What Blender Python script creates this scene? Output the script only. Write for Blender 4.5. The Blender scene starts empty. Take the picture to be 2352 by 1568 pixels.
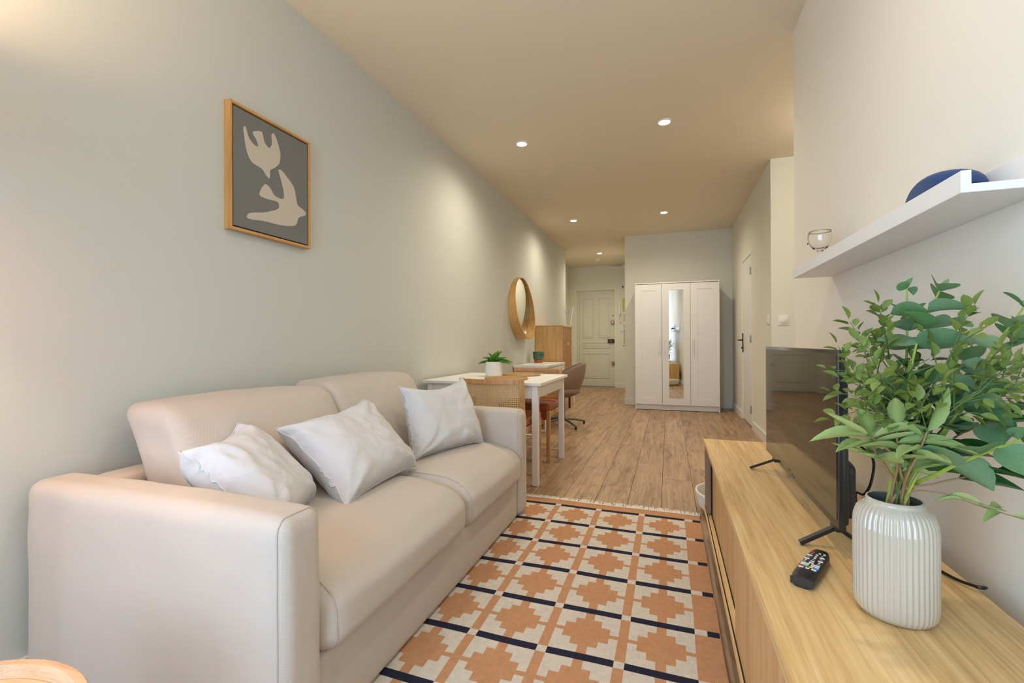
import bpy, bmesh, math, random
import numpy as np
from mathutils import Vector, Matrix, noise

# ------------------------------------------------------------------ scene, camera, light
sc = bpy.context.scene
COL = sc.collection
PI = math.pi
R = math.radians

F_PX, YAW, PITCH, ROLL, CAM_H = 1045.3, .3321, .0024, -.0045, 1.02
_fw = Vector((-math.sin(YAW)*math.cos(PITCH), math.cos(YAW)*math.cos(PITCH), math.sin(PITCH)))
_rt = Vector((math.cos(YAW), math.sin(YAW), 0)); _up = _rt.cross(_fw)
_r2 = _rt*math.cos(ROLL)+_up*math.sin(ROLL); _u2 = -_rt*math.sin(ROLL)+_up*math.cos(ROLL)
cam_d = bpy.data.cameras.new('camera'); cam_d.sensor_width = 36; cam_d.lens = 36*F_PX/2352
cam_d.clip_start = .02
cam = bpy.data.objects.new('camera', cam_d); COL.objects.link(cam)
cam.matrix_world = Matrix(((_r2.x, _u2.x, -_fw.x, 0), (_r2.y, _u2.y, -_fw.y, 0), (_r2.z, _u2.z, -_fw.z, CAM_H), (0, 0, 0, 1)))
sc.camera = cam

def at(px, py, X=None, Y=None, Z=None):
    """photo pixel -> point on the plane x=X, y=Y or z=Z"""
    d = _fw+_r2*((px-1176)/F_PX)-_u2*((py-784)/F_PX)
    t = X/d.x if X is not None else Y/d.y if Y is not None else (Z-CAM_H)/d.z
    return Vector((0, 0, CAM_H))+d*t

w = bpy.data.worlds.new('world'); sc.world = w; w.use_nodes = True
w.node_tree.nodes['Background'].inputs[0].default_value = (.72, .86, 1.0, 1)
w.node_tree.nodes['Background'].inputs[1].default_value = 1.2

def light(name, kind, loc, rot, energy, color, **kw):
    d = bpy.data.lights.new(name, kind); d.energy = energy; d.color = color
    for k, v in kw.items(): setattr(d, k, v)
    o = bpy.data.objects.new(name, d); COL.objects.link(o); o.location = loc; o.rotation_euler = rot
    return o
# daylight entering by the French window behind the photographer
light('window_daylight', 'AREA', (-.75, -1.12, 1.25), (R(90), 0, R(-40)), 66, (.49, .71, 1.0), shape='RECTANGLE', size=1.6, size_y=2.2)
vs = sc.view_settings
vs.view_transform = 'Standard'; vs.look = 'None'; vs.gamma = 1.0; vs.exposure = 0.12
try: vs.use_curve_mapping = False
except Exception: pass

sc.cycles.max_bounces = 8; sc.cycles.glossy_bounces = 4; sc.cycles.transmission_bounces = 8
sc.cycles.caustics_reflective = False; sc.cycles.caustics_refractive = False

# ------------------------------------------------------------------ materials
def srgb(r, g, b):
    f = lambda c: (c/255/12.92) if c/255 <= .04045 else ((c/255+.055)/1.055)**2.4
    return (f(r), f(g), f(b), 1)
class NT:
    def __init__(s, name):
        s.m = bpy.data.materials.new(name); s.m.use_nodes = True
        s.t = s.m.node_tree; s.b = s.t.nodes['Principled BSDF']; s.n = s.t.nodes; s.l = s.t.links
    def new(s, typ, **kw):
        n = s.n.new(typ)
        for k, v in kw.items():
            if k.startswith('i_'):
                key = k[2:].replace('_', ' ')
                n.inputs[int(key) if key.isdigit() else key].default_value = v
            else: setattr(n, k, v)
        return n
    def link(s, a, b): s.l.new(a, b)
    def bump(s, h, strength=.2, dist=.01, prev=None):
        b = s.new('ShaderNodeBump', i_Strength=strength, i_Distance=dist)
        s.link(h, b.inputs['Height'])
        if prev: s.link(prev, b.inputs['Normal'])
        s.link(b.outputs[0], s.b.inputs['Normal']); return b.outputs[0]
def plain(name, col, rough=.5, metal=0, spec=.5, bump=0, bscale=60, var=0, coat=0, emit=None, estr=0):
    k = NT(name); k.b.inputs['Base Color'].default_value = col
    k.b.inputs['Roughness'].default_value = rough; k.b.inputs['Metallic'].default_value = metal
    k.b.inputs['Specular IOR Level'].default_value = spec
    k.b.inputs['Coat Weight'].default_value = coat
    tc = k.new('ShaderNodeTexCoord')
    nz = k.new('ShaderNodeTexNoise', i_Scale=bscale, i_Detail=3.0); k.link(tc.outputs['Object'], nz.inputs['Vector'])
    if bump: k.bump(nz.outputs['Fac'], bump, .004)
    if var:
        mx = k.new('ShaderNodeMix', data_type='RGBA', blend_type='MULTIPLY'); mx.inputs['Factor'].default_value = var
        mx.inputs[6].default_value = col
        n2 = k.new('ShaderNodeTexNoise', i_Scale=4.0, i_Detail=4.0); k.link(tc.outputs['Object'], n2.inputs['Vector'])
        rp = k.new('ShaderNodeValToRGB'); rp.color_ramp.elements[0].position = .3; rp.color_ramp.elements[1].position = .7
        rp.color_ramp.elements[0].color = (.6, .6, .6, 1)
        k.link(n2.outputs['Fac'], rp.inputs[0]); k.link(rp.outputs[0], mx.inputs[7]); k.link(mx.outputs[2], k.b.inputs['Base Color'])
    if emit: k.b.inputs['Emission Color'].default_value = emit; k.b.inputs['Emission Strength'].default_value = estr
    return k.m
def wood(name, dark, mid, lightc, axis='y', rough=.42, scale=1.0, knots=0.0, bump=.06, stretch=14, tint=0.0):
    k = NT(name); tc = k.new('ShaderNodeTexCoord'); oi = k.new('ShaderNodeObjectInfo')
    off = k.new('ShaderNodeVectorMath', operation='SCALE'); off.inputs[0].default_value = (13.1, 7.7, 23.3); k.link(oi.outputs['Random'], off.inputs['Scale'])
    ad = k.new('ShaderNodeVectorMath', operation='ADD'); k.link(tc.outputs['Object'], ad.inputs[0]); k.link(off.outputs[0], ad.inputs[1])
    s = [stretch*scale]*3; s['xyz'.index(axis)] = scale*1.0
    mp = k.new('ShaderNodeMapping'); mp.inputs['Scale'].default_value = s; k.link(ad.outputs[0], mp.inputs['Vector'])
    n1 = k.new('ShaderNodeTexNoise', i_Scale=1.6, i_Detail=6.0, i_Roughness=.62, i_Distortion=.5); k.link(mp.outputs[0], n1.inputs['Vector'])
    s2 = [90*scale]*3; s2['xyz'.index(axis)] = 2.2*scale
    mp2 = k.new('ShaderNodeMapping'); mp2.inputs['Scale'].default_value = s2; k.link(ad.outputs[0], mp2.inputs['Vector'])
    n2 = k.new('ShaderNodeTexNoise', i_Scale=1.5, i_Detail=4.0, i_Roughness=.6); k.link(mp2.outputs[0], n2.inputs['Vector'])
    mix = k.new('ShaderNodeMath', operation='MULTIPLY_ADD'); mix.inputs[1].default_value = .45; k.link(n2.outputs['Fac'], mix.inputs[0])
    m3 = k.new('ShaderNodeMath', operation='MULTIPLY'); m3.inputs[1].default_value = .55; k.link(n1.outputs['Fac'], m3.inputs[0]); k.link(m3.outputs[0], mix.inputs[2])
    rp = k.new('ShaderNodeValToRGB'); cr = rp.color_ramp
    cr.elements[0].position = .34; cr.elements[0].color = dark; cr.elements[1].position = .66; cr.elements[1].color = lightc
    e = cr.elements.new(.5); e.color = mid
    k.link(mix.outputs[0], rp.inputs[0]); out = rp.outputs[0]
    if knots:
        s3 = [6.5]*3; s3['xyz'.index(axis)] = 1.5
        mp3 = k.new('ShaderNodeMapping'); mp3.inputs['Scale'].default_value = s3; k.link(ad.outputs[0], mp3.inputs['Vector'])
        n3 = k.new('ShaderNodeTexNoise', i_Scale=1.7, i_Detail=5.0, i_Roughness=.68, i_Distortion=1.6); k.link(mp3.outputs[0], n3.inputs['Vector'])
        r3 = k.new('ShaderNodeValToRGB'); r3.color_ramp.elements[0].position = .33; r3.color_ramp.elements[0].color = (.42, .38, .34, 1)
        r3.color_ramp.elements[1].position = .47; r3.color_ramp.elements[1].color = (1, 1, 1, 1); k.link(n3.outputs['Fac'], r3.inputs[0])
        mm = k.new('ShaderNodeMix', data_type='RGBA', blend_type='MULTIPLY'); mm.inputs['Factor'].default_value = knots
        k.link(out, mm.inputs[6]); k.link(r3.outputs[0], mm.inputs[7]); out = mm.outputs[2]
    if tint:
        hs = k.new('ShaderNodeHueSaturation'); mr = k.new('ShaderNodeMapRange'); mr.inputs['To Min'].default_value = 1-tint; mr.inputs['To Max'].default_value = 1+tint
        k.link(oi.outputs['Random'], mr.inputs[0]); k.link(mr.outputs[0], hs.inputs['Value']); k.link(out, hs.inputs['Color']); out = hs.outputs[0]
    k.link(out, k.b.inputs['Base Color']); k.b.inputs['Roughness'].default_value = rough
    if bump: k.bump(mix.outputs[0], bump, .004)
    return k.m
def fabric(name, col, weave=900, rough=.9, str_=.25, wr=.25, wscale=7):
    k = NT(name); k.b.inputs['Base Color'].default_value = col; k.b.inputs['Roughness'].default_value = rough
    k.b.inputs['Specular IOR Level'].default_value = .15; k.b.inputs['Sheen Weight'].default_value = .15
    tc = k.new('ShaderNodeTexCoord')
    mp = k.new('ShaderNodeMapping'); mp.inputs['Rotation'].default_value = (.6, .3, .7); k.link(tc.outputs['Object'], mp.inputs[0])
    wv = k.new('ShaderNodeTexWave', i_Scale=weave/11.0, i_Distortion=.6, i_Detail=1.0); k.link(mp.outputs[0], wv.inputs['Vector'])
    n = k.new('ShaderNodeTexNoise', i_Scale=float(wscale), i_Detail=4.0, i_Roughness=.5, i_Distortion=.7); k.link(tc.outputs['Object'], n.inputs['Vector'])
    p = k.bump(n.outputs['Fac'], wr, .02); (k.bump(wv.outputs['Fac'], str_, .0008, p) if str_ > .08 else None)
    rp = k.new('ShaderNodeMix', data_type='RGBA', blend_type='MULTIPLY'); rp.inputs['Factor'].default_value = .05 if str_ > .08 else 0
    rp.inputs[6].default_value = col; k.link(wv.outputs['Fac'], rp.inputs[7]); k.link(rp.outputs[2], k.b.inputs['Base Color'])
    return k.m
def glassmat(name, col=(1, 1, 1, 1), rough=0.0, ior=1.45):
    k = NT(name); k.b.inputs['Base Color'].default_value = col; k.b.inputs['Roughness'].default_value = rough
    k.b.inputs['Transmission Weight'].default_value = 1; k.b.inputs['IOR'].default_value = ior; return k.m

M = {}
M['wall'] = plain('wall_paint', srgb(230, 228, 214), .85, spec=.2)
M['wall_cool_dim'] = plain('wall_paint_cool_dim', srgb(208, 210, 202), .85, spec=.2)  # left wall: paint toned cooler and darker in place of dimmer, bluer light
M['wall_warm_lit'] = plain('wall_paint_warm_lit', srgb(242, 235, 220), .85, spec=.2)  # near right wall: paint lightened and warmed in place of missing warm light
M['ceiling'] = plain('ceiling_paint', srgb(233, 220, 197), .9, spec=.1)
M['trim'] = plain('trim_white', srgb(232, 230, 224), .45)
M['white'] = plain('white_lacquer', srgb(240, 238, 233), .38)
M['whitewood'] = plain('white_foil', srgb(238, 235, 230), .42)
M['shelfwhite'] = plain('shelf_white', srgb(240, 238, 234), .4)
M['doorwhite'] = plain('painted_door', srgb(222, 220, 203), .5, bump=.05, bscale=30)
M['floor'] = wood('oak_floor', srgb(128, 98, 72), srgb(172, 138, 104), srgb(196, 164, 128), 'y', .38, .9, .75, .06, 12, .10)
M['floorgap'] = plain('floor_gap', srgb(86, 66, 50), .8)
M['unit'] = wood('oak_veneer_unit', srgb(190, 150, 94), srgb(222, 184, 126), srgb(238, 206, 150), 'y', .4, 1.1, 0, .05, 16)
M['unit_v'] = wood('oak_veneer_vertical', srgb(184, 140, 88), srgb(212, 168, 112), srgb(228, 188, 134), 'z', .4, 1.1, 0, .05, 16)
M['walnut'] = wood('grey_walnut', srgb(96, 76, 62), srgb(128, 104, 86), srgb(148, 122, 102), 'z', .45, 1.2, 0, .05, 12)
M['cab'] = wood('oak_cabinet', srgb(192, 144, 86), srgb(220, 174, 114), srgb(232, 190, 132), 'z', .4, 1.2, 0, .04, 14)
M['cabdoor'] = wood('oak_cabinet_door', srgb(150, 100, 46), srgb(176, 124, 62), srgb(190, 138, 76), 'z', .35, 1.2, 0, .04, 14)
M['redwood'] = plain('red_brown_wood', srgb(112, 52, 32), .4)
M['chairwood'] = wood('beech_chair', srgb(172, 118, 66), srgb(204, 152, 98), srgb(220, 172, 118), 'z', .4, 2.5, 0, .03, 10)
M['cane'] = plain('cane', srgb(214, 178, 122), .55, bump=.1, bscale=400)
M['leather'] = plain('cognac_leather', srgb(166, 84, 40), .38, bump=.08, bscale=140, var=.3)
M['ringwood'] = wood('ash_rim', srgb(196, 150, 108), srgb(224, 182, 142), srgb(238, 202, 166), 'x', .35, 2, 0, .03, 8)
M['mirrorwood'] = wood('ash_mirror_frame', srgb(196, 142, 74), srgb(218, 168, 98), srgb(230, 184, 118), 'z', .35, 2, 0, .03, 8)
M['sofa'] = fabric('sofa_linen', srgb(204, 192, 180), 1100, .92, .16, .25, 5)
M['pillow'] = fabric('pillow_cotton', srgb(214, 212, 212), 1500, .95, .04, .5, 11)
M['seam'] = fabric('sofa_seam', srgb(198, 185, 172), 1500, .95, .1, .1)
M['shell'] = fabric('taupe_upholstery', srgb(150, 126, 108), 900, .85, .2, .1)
M['grey_seat'] = fabric('grey_upholstery', srgb(120, 112, 106), 900, .85, .2, .1)
M['mirror'] = plain('mirror_glass', (.86, .89, .88, 1), .02, 1.0)
M['mirror_dim'] = plain('mirror_glass_round', (.60, .62, .58, 1), .02, 1.0)  # glass colour darkened to stand in for a dimmer reflection
M['black'] = plain('black_plastic', (.012, .012, .013, 1), .35)
M['blackmetal'] = plain('black_metal', (.01, .01, .01, 1), .4, .3)
M['tvbody'] = plain('tv_body', (.035, .03, .027, 1), .45, bump=.05, bscale=300)
M['screen'] = plain('tv_screen', (.012, .011, .01, 1), .05, 0, .9)
M['bezel'] = plain('tv_bezel', (.02, .02, .02, 1), .18, 0, .6)
M['steel'] = plain('brushed_steel', (.42, .41, .38, 1), .35, 1)
M['greymetal'] = plain('grey_metal', (.22, .21, .19, 1), .4, .8)
M['brass'] = plain('aged_brass', (.42, .28, .12, 1), .4, .9)
M['darkbrass'] = plain('dark_lock', (.05, .05, .035, 1), .45, .5)
M['vase'] = plain('glazed_stoneware', srgb(194, 184, 166), .10, spec=.6, coat=.8)
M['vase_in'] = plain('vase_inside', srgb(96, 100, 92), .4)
M['pot'] = plain('white_ceramic', srgb(236, 233, 224), .4)
M['green_pot'] = plain('green_glaze', srgb(62, 102, 74), .16, coat=.4, var=.3)
M['terracotta'] = plain('terracotta', srgb(196, 104, 66), .7)
M['soil'] = plain('soil', (.04, .028, .02, 1), .95, bump=.5, bscale=80)
M['jute'] = plain('jute', srgb(186, 148, 98), .9, bump=.4, bscale=160, var=.4)
M['rope'] = plain('white_rope', srgb(232, 228, 220), .9, bump=.3, bscale=200)
M['jute_dark'] = plain('brown_rope', srgb(178, 130, 82), .9, bump=.3, bscale=200)
M['navy'] = fabric('navy_felt', srgb(34, 62, 112), 1200, .8, .2, .05)
M['glass'] = glassmat('clear_glass')
M['cord'] = plain('black_cord', (.008, .008, .008, 1), .35)
M['canvas'] = plain('print_grey', srgb(122, 122, 118), .85, bump=.1, bscale=200, var=.12)
M['print'] = plain('print_beige', srgb(206, 194, 176), .85, bump=.1, bscale=200, var=.08)
M['shadowgap'] = plain('dark_gap', (.015, .01, .007, 1), .8)
M['framewood'] = wood('oak_picture_frame', srgb(176, 122, 62), srgb(206, 152, 86), srgb(220, 170, 106), 'z', .4, 2, 0, .03, 10)
M['lamp_glow'] = plain('downlight_glow', (1, 1, 1, 1), .5, emit=(1, .93, .82, 1), estr=30)
M['plastic'] = plain('white_plastic', srgb(238, 235, 226), .35)
M['lime'] = plain('lime_sign', srgb(178, 206, 52), .5)

M['stem_g'] = plain('stem_green', srgb(150, 168, 62), .5)
M['stem_d'] = plain('stem_dark_green', srgb(84, 106, 52), .5)
M['stem_b'] = plain('stem_brown', srgb(150, 120, 82), .6)
def leafmat(name, c1, c2, rough=.45, trans=.25):
    k = NT(name); oi = k.new('ShaderNodeObjectInfo'); tc = k.new('ShaderNodeTexCoord')
    n = k.new('ShaderNodeTexNoise', i_Scale=30.0, i_Detail=3.0); k.link(tc.outputs['Object'], n.inputs['Vector'])
    ad = k.new('ShaderNodeMath', operation='MULTIPLY_ADD'); ad.inputs[1].default_value = .5; k.link(n.outputs['Fac'], ad.inputs[0])
    m2 = k.new('ShaderNodeMath', operation='MULTIPLY'); m2.inputs[1].default_value = .6; k.link(oi.outputs['Random'], m2.inputs[0]); k.link(m2.outputs[0], ad.inputs[2])
    mx = k.new('ShaderNodeMix', data_type='RGBA'); mx.inputs[6].default_value = c1; mx.inputs[7].default_value = c2
    k.link(ad.outputs[0], mx.inputs['Factor']); k.link(mx.outputs[2], k.b.inputs['Base Color'])
    k.b.inputs['Roughness'].default_value = rough
    tr = k.new('ShaderNodeBsdfTranslucent'); k.link(mx.outputs[2], tr.inputs[0])
    ms = k.new('ShaderNodeMixShader'); ms.inputs[0].default_value = trans
    k.link(k.b.outputs[0], ms.inputs[1]); k.link(tr.outputs[0], ms.inputs[2]); k.link(ms.outputs[0], k.n['Material Output'].inputs[0])
    return k.m
M['shade'] = leafmat('amber_shade', srgb(240, 176, 104), srgb(246, 190, 124), .7, .12)
M['leaf_round'] = leafmat('eucalyptus_leaf', srgb(60, 124, 46), srgb(146, 172, 140), .5)
M['leaf_small'] = leafmat('small_leaf', srgb(58, 94, 40), srgb(136, 154, 74), .5)
M['leaf_long'] = leafmat('pale_leaf', srgb(136, 168, 88), srgb(188, 202, 138), .55)
M['leaf_dark'] = leafmat('dark_leaf', srgb(20, 70, 30), srgb(44, 112, 46), .35)
M['leaf_hoya'] = leafmat('houseplant_leaf', srgb(20, 84, 26), srgb(96, 152, 48), .3, .15)
BTN = {n: plain('button_'+n, c, .5) for n, c in dict(white=srgb(226, 222, 218), red=srgb(214, 52, 40), green=srgb(60, 170, 80), yellow=srgb(240, 190, 30), blue=srgb(70, 150, 230), grey=srgb(140, 132, 128)).items()}

# ------------------------------------------------------------------ geometry helpers
def wpos(o):
    p = Vector((0, 0, 0))
    while o is not None: p += o.location; o = o.parent
    return p
def link_mesh(name, me, mats, parent=None):
    o = bpy.data.objects.new(name, me); COL.objects.link(o)
    for m in (mats if isinstance(mats, (list, tuple)) else [mats]): me.materials.append(M[m] if isinstance(m, str) else m)
    if parent is not None: o.parent = parent
    return o
def obj(name, bm, mat, parent=None, smooth=False, local=False):
    """one mesh object; bm is in world coordinates unless local"""
    if parent is not None and not local:
        bmesh.ops.translate(bm, verts=bm.verts, vec=-wpos(parent))
    me = bpy.data.meshes.new(name); bm.to_mesh(me); bm.free()
    if smooth:
        me.polygons.foreach_set('use_smooth', [True]*len(me.polygons))
        if smooth != 'all': me.set_sharp_from_angle(angle=R(40))
    return link_mesh(name, me, mat, parent)
def tag(o, label=None, cat=None, group=None, kind=None):
    if label: o['label'] = label
    if cat: o['category'] = cat
    if group: o['group'] = group
    if kind: o['kind'] = kind
    return o
def thing(name, label, cat, loc=(0, 0, 0), rz=0, group=None):
    o = bpy.data.objects.new(name, None); COL.objects.link(o); o.empty_display_size = .05
    o.location = loc; o.rotation_euler = (0, 0, rz)
    return tag(o, label, cat, group)
def struct(name, bm, mat, parent=None, **kw):
    o = obj(name, bm, mat, parent, **kw)
    if parent is None: o['kind'] = 'structure'
    return o
def box(x0, x1, y0, y1, z0, z1, bev=0, seg=2, bm=None):
    b = bmesh.new()
    g = bmesh.ops.create_cube(b, size=1)
    bmesh.ops.scale(b, vec=(x1-x0, y1-y0, z1-z0), verts=b.verts)
    bmesh.ops.translate(b, vec=((x0+x1)/2, (y0+y1)/2, (z0+z1)/2), verts=b.verts)
    if bev: bmesh.ops.bevel(b, geom=b.edges[:], offset=bev, segments=seg, affect='EDGES', profile=.5)
    return merge(bm, b)
def merge(bm, b):
    if bm is None: return b
    me = bpy.data.meshes.new('tmp'); b.to_mesh(me); b.free(); bm.from_mesh(me); bpy.data.meshes.remove(me); return bm
def prism(poly, z0, z1, bm=None):
    b = bmesh.new(); n = len(poly)
    lo = [b.verts.new((x, y, z0)) for x, y in poly]; hi = [b.verts.new((x, y, z1)) for x, y in poly]
    b.faces.new(lo[::-1]); b.faces.new(hi)
    for i in range(n): b.faces.new((lo[i], lo[(i+1) % n], hi[(i+1) % n], hi[i]))
    bmesh.ops.recalc_face_normals(b, faces=b.faces); return merge(bm, b)
def cyl(c, r, h, axis='z', n=24, r2=None, bm=None, bev=0):
    b = bmesh.new()
    bmesh.ops.create_cone(b, cap_ends=True, segments=n, radius1=r, radius2=r if r2 is None else r2, depth=h)
    if bev: bmesh.ops.bevel(b, geom=[e for e in b.edges if len(e.link_faces) == 2 and any(len(f.verts) > 4 for f in e.link_faces)], offset=bev, segments=2, affect='EDGES')
    if axis == 'x': bmesh.ops.rotate(b, cent=(0, 0, 0), matrix=Matrix.Rotation(PI/2, 3, 'Y'), verts=b.verts)
    if axis == 'y': bmesh.ops.rotate(b, cent=(0, 0, 0), matrix=Matrix.Rotation(-PI/2, 3, 'X'), verts=b.verts)
    bmesh.ops.translate(b, vec=c, verts=b.verts); return merge(bm, b)
def spline(pts, k=6):
    P = [Vector(p) for p in pts]; out = []
    if len(P) < 3: return [P[0].lerp(P[-1], i/k) for i in range(k+1)]
    Q = [P[0]*2-P[1]]+P+[P[-1]*2-P[-2]]
    for i in range(1, len(Q)-2):
        a, b, c, d = Q[i-1], Q[i], Q[i+1], Q[i+2]
        for j in range(k):
            t = j/k
            out.append(.5*((2*b)+(c-a)*t+(2*a-5*b+4*c-d)*t*t+(3*b-a-3*c+d)*t**3))
    out.append(P[-1]); return out
def tube(pts, r0, r1=None, n=8, bm=None, cap=True):
    b = bmesh.new(); r1 = r0 if r1 is None else r1; N = len(pts); P = [Vector(p) for p in pts]
    T = [(P[min(i+1, N-1)]-P[max(i-1, 0)]).normalized() for i in range(N)]
    u = T[0].orthogonal().normalized(); rings = []
    for i in range(N):
        u = (u-T[i]*u.dot(T[i])).normalized(); v = T[i].cross(u); r = r0+(r1-r0)*i/max(N-1, 1)
        rings.append([b.verts.new(P[i]+(u*math.cos(2*PI*j/n)+v*math.sin(2*PI*j/n))*r) for j in range(n)])
    for i in range(N-1):
        for j in range(n): b.faces.new((rings[i][j], rings[i][(j+1) % n], rings[i+1][(j+1) % n], rings[i+1][j]))
    if cap: b.faces.new(rings[0][::-1]); b.faces.new(rings[-1])
    return merge(bm, b)
def lathe(prof, c=(0, 0, 0), n=48, ribs=0, amp=0, rib_z=None, close=False, bm=None, sx=1, sy=1):
    b = bmesh.new(); rings = []
    for r, z in prof:
        ring = []
        for j in range(n):
            a = 2*PI*j/n; rr = r
            if ribs and (rib_z is None or rib_z[0] < z < rib_z[1]): rr = r+amp*(abs(math.cos(a*ribs/2))-.6)
            ring.append(b.verts.new((c[0]+rr*math.cos(a)*sx, c[1]+rr*math.sin(a)*sy, c[2]+z)))
        rings.append(ring)
    for i in range(len(rings)-1):
        for j in range(n): b.faces.new((rings[i][j], rings[i][(j+1) % n], rings[i+1][(j+1) % n], rings[i+1][j]))
    if prof[0][0] > 1e-4 and not close: b.faces.new(rings[0][::-1])
    if prof[-1][0] > 1e-4 and not close: b.faces.new(rings[-1])
    if close:
        for j in range(n): b.faces.new((rings[-1][j], rings[-1][(j+1) % n], rings[0][(j+1) % n], rings[0][j]))
    bmesh.ops.remove_doubles(b, verts=b.verts, dist=1e-6)
    bmesh.ops.recalc_face_normals(b, faces=b.faces); return merge(bm, b)
def grid(fn, nu, nv, bm=None, wrap=False):
    b = bmesh.new(); V = [[b.verts.new(fn(i/nu, j/nv)) for j in range(nv+1)] for i in range(nu+1)]
    for i in range(nu):
        for j in range(nv): b.faces.new((V[i][j], V[i+1][j], V[i+1][j+1], V[i][j+1]))
    return merge(bm, b)
def thicken(bm, t):
    bmesh.ops.recalc_face_normals(bm, faces=bm.faces)
    bmesh.ops.solidify(bm, geom=bm.faces[:], thickness=t); bmesh.ops.recalc_face_normals(bm, faces=bm.faces); return bm
def puff(x0, x1, y0, y1, z0, z1, rad=.05, bulge=(0, 0, 0), seg=26, wr=.004, seed=0, shear=None, wf=6):
    """soft upholstery block: rounded, bulged sides, low wrinkles"""
    b = bmesh.new(); bmesh.ops.create_cube(b, size=2)
    bmesh.ops.subdivide_edges(b, edges=b.edges[:], cuts=seg, use_grid_fill=True)
    hx, hy, hz = (x1-x0)/2, (y1-y0)/2, (z1-z0)/2; c = Vector(((x0+x1)/2, (y0+y1)/2, (z0+z1)/2)); H = (hx, hy, hz)
    for v in b.verts:
        p = [v.co.x, v.co.y, v.co.z]
        q = [math.copysign(abs(s)**.82, s)*h for s, h in zip(p, H)]
        inner = [max(-(h-rad), min(h-rad, s)) for s, h in zip(q, H)]
        d = Vector([a-i for a, i in zip(q, inner)])
        if d.length > 1e-6:
            # map cube corner region to a rounded one
            dn = d.normalized(); m = max(abs(d.x), abs(d.y), abs(d.z)); d = dn*m
        pos = Vector(inner)+d
        u = [pos[i]/H[i] for i in range(3)]
        g = [1-min(1, abs(t))**2.4 for t in u]
        for i in range(3):
            j, k = (i+1) % 3, (i+2) % 3
            pos[i] += bulge[i]*u[i]*g[j]*g[k]
        w_ = c+pos
        if wr:
            nn = noise.noise(Vector((w_.x*wf+seed, w_.y*wf*.8, w_.z*wf)))*.6+noise.noise(Vector((w_.x*wf*2.7, w_.y*wf*1.6+seed, w_.z*wf*2.4)))*.4
            pos += Vector(u).normalized()*wr*nn
        p = c+pos
        if shear: p = shear(p)
        v.co = p
    bmesh.ops.recalc_face_normals(b, faces=b.faces); return b

# ------------------------------------------------------------------ the room
ZC = 2.75; XR = .667; XF = .918; YB = 7.66; YD = 10.42
floor_bm = box(-2.4, 2.2, -1.3, YD+.1, -.06, -.012)
floor = struct('floor', floor_bm, 'floorgap')
tag(floor, 'oak laminate plank floor running the length of the room')
random.seed(4)
pw = .2035; k0 = .153-11*pw
for i in range(19):
    x0 = k0+i*pw; x1 = x0+pw
    if x1 < -2.25 or x0 > 2.05: continue
    y = -1.25-random.random()*1.28+.0
    while y < YD:
        y1 = y+1.38
        a, b_ = max(y, -1.28), min(y1, YD+.02)
        if b_-a > .05 and not (x1 < -1.9 and b_ < 8.4) and not (x0 > .95 and (b_ < 2.9 or a > 4.9)) and not (x0 > -.62 and a > 7.75):
            obj('plank', box(x0+.0009, x1-.0009, a+.0009, b_-.0009, -.012, 0, .0012, 1), 'floor', floor)
        y = y1
tag(struct('ceiling', box(-2.4, 2.2, -1.3, YD+.1, ZC, ZC+.1), 'ceiling'), 'plain off-white ceiling')
XL0, XL1 = -1.803, -1.852
xl = lambda y: XL0+(XL1-XL0)*(y+1.3)/(8.5+1.3)
struct('wall_left', prism([(XL0, -1.3), (XL1, 8.5), (XL1-.3, 8.5), (XL0-.3, -1.3)], 0, ZC), 'wall_cool_dim')
struct('wall_hall_left', box(-2.4, -2.2, 8.5, YD, 0, ZC), 'wall')
struct('wall_right', box(XR, XR+.13, -1.3, 2.926, 0, ZC), 'wall_warm_lit')
struct('wall_alcove_right', box(2.05, 2.2, 2.926, 4.88, 0, ZC), 'wall')
struct('wall_alcove_front', box(XR+.13, 2.2, 2.80, 2.926, 0, ZC), 'wall')
struct('wall_alcove_back', box(XF, 2.2, 4.88, 5.0, 0, ZC), 'wall')
struct('wall_far', box(-.678, XF+.1, YB, YB+.12, 0, ZC), 'wall')
struct('wall_hall_right', box(-.678, -.56, YB+.12, YD, 0, ZC), 'wall')
# far right wall with a door opening
DY0, DY1, DZ = 5.93, 6.70, 2.075
wr_bm = box(XF, XF+.12, 5.0, DY0, 0, ZC)
wr_bm = box(XF, XF+.12, DY1, YB, 0, ZC, bm=wr_bm); wr_bm = box(XF, XF+.12, DY0, DY1, DZ, ZC, bm=wr_bm)
struct('wall_right_far', wr_bm, 'wall')
# end wall of the hall with the entrance opening
EX0, EX1, EZ = -2.01, -1.155, 2.20
we = box(-2.4, EX0, YD, YD+.2, 0, ZC); we = box(EX1, -.56, YD, YD+.2, 0, ZC, bm=we); we = box(EX0, EX1, YD, YD+.2, EZ, ZC, bm=we)
struct('wall_entrance', we, 'wall')
# back wall with the French window (behind the photographer)
wb = box(-2.1, -1.55, -1.35, -1.2, 0, ZC); wb = box(.45, .8, -1.35, -1.2, 0, ZC, bm=wb); wb = box(-1.55, .45, -1.35, -1.2, 2.42, ZC, bm=wb); wb = box(-1.55, .45, -1.35, -1.2, 0, .08, bm=wb)
struct('wall_back', wb, 'wall')
win = struct('window_1', box(-1.55, .45, -1.33, -1.27, .08, .14), 'white')
obj('window_frame', box(-1.55, .45, -1.33, -1.27, 2.36, 2.42), 'white', win)
for xx in (-1.55, -.92, -.58, -.21, .39): obj('window_stile', box(xx, xx+.06, -1.33, -1.27, .14, 2.36), 'white', win)
for zz in (.85, 1.6): obj('glazing_bar', box(-1.49, .39, -1.315, -1.285, zz, zz+.03), 'white', win)
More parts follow.
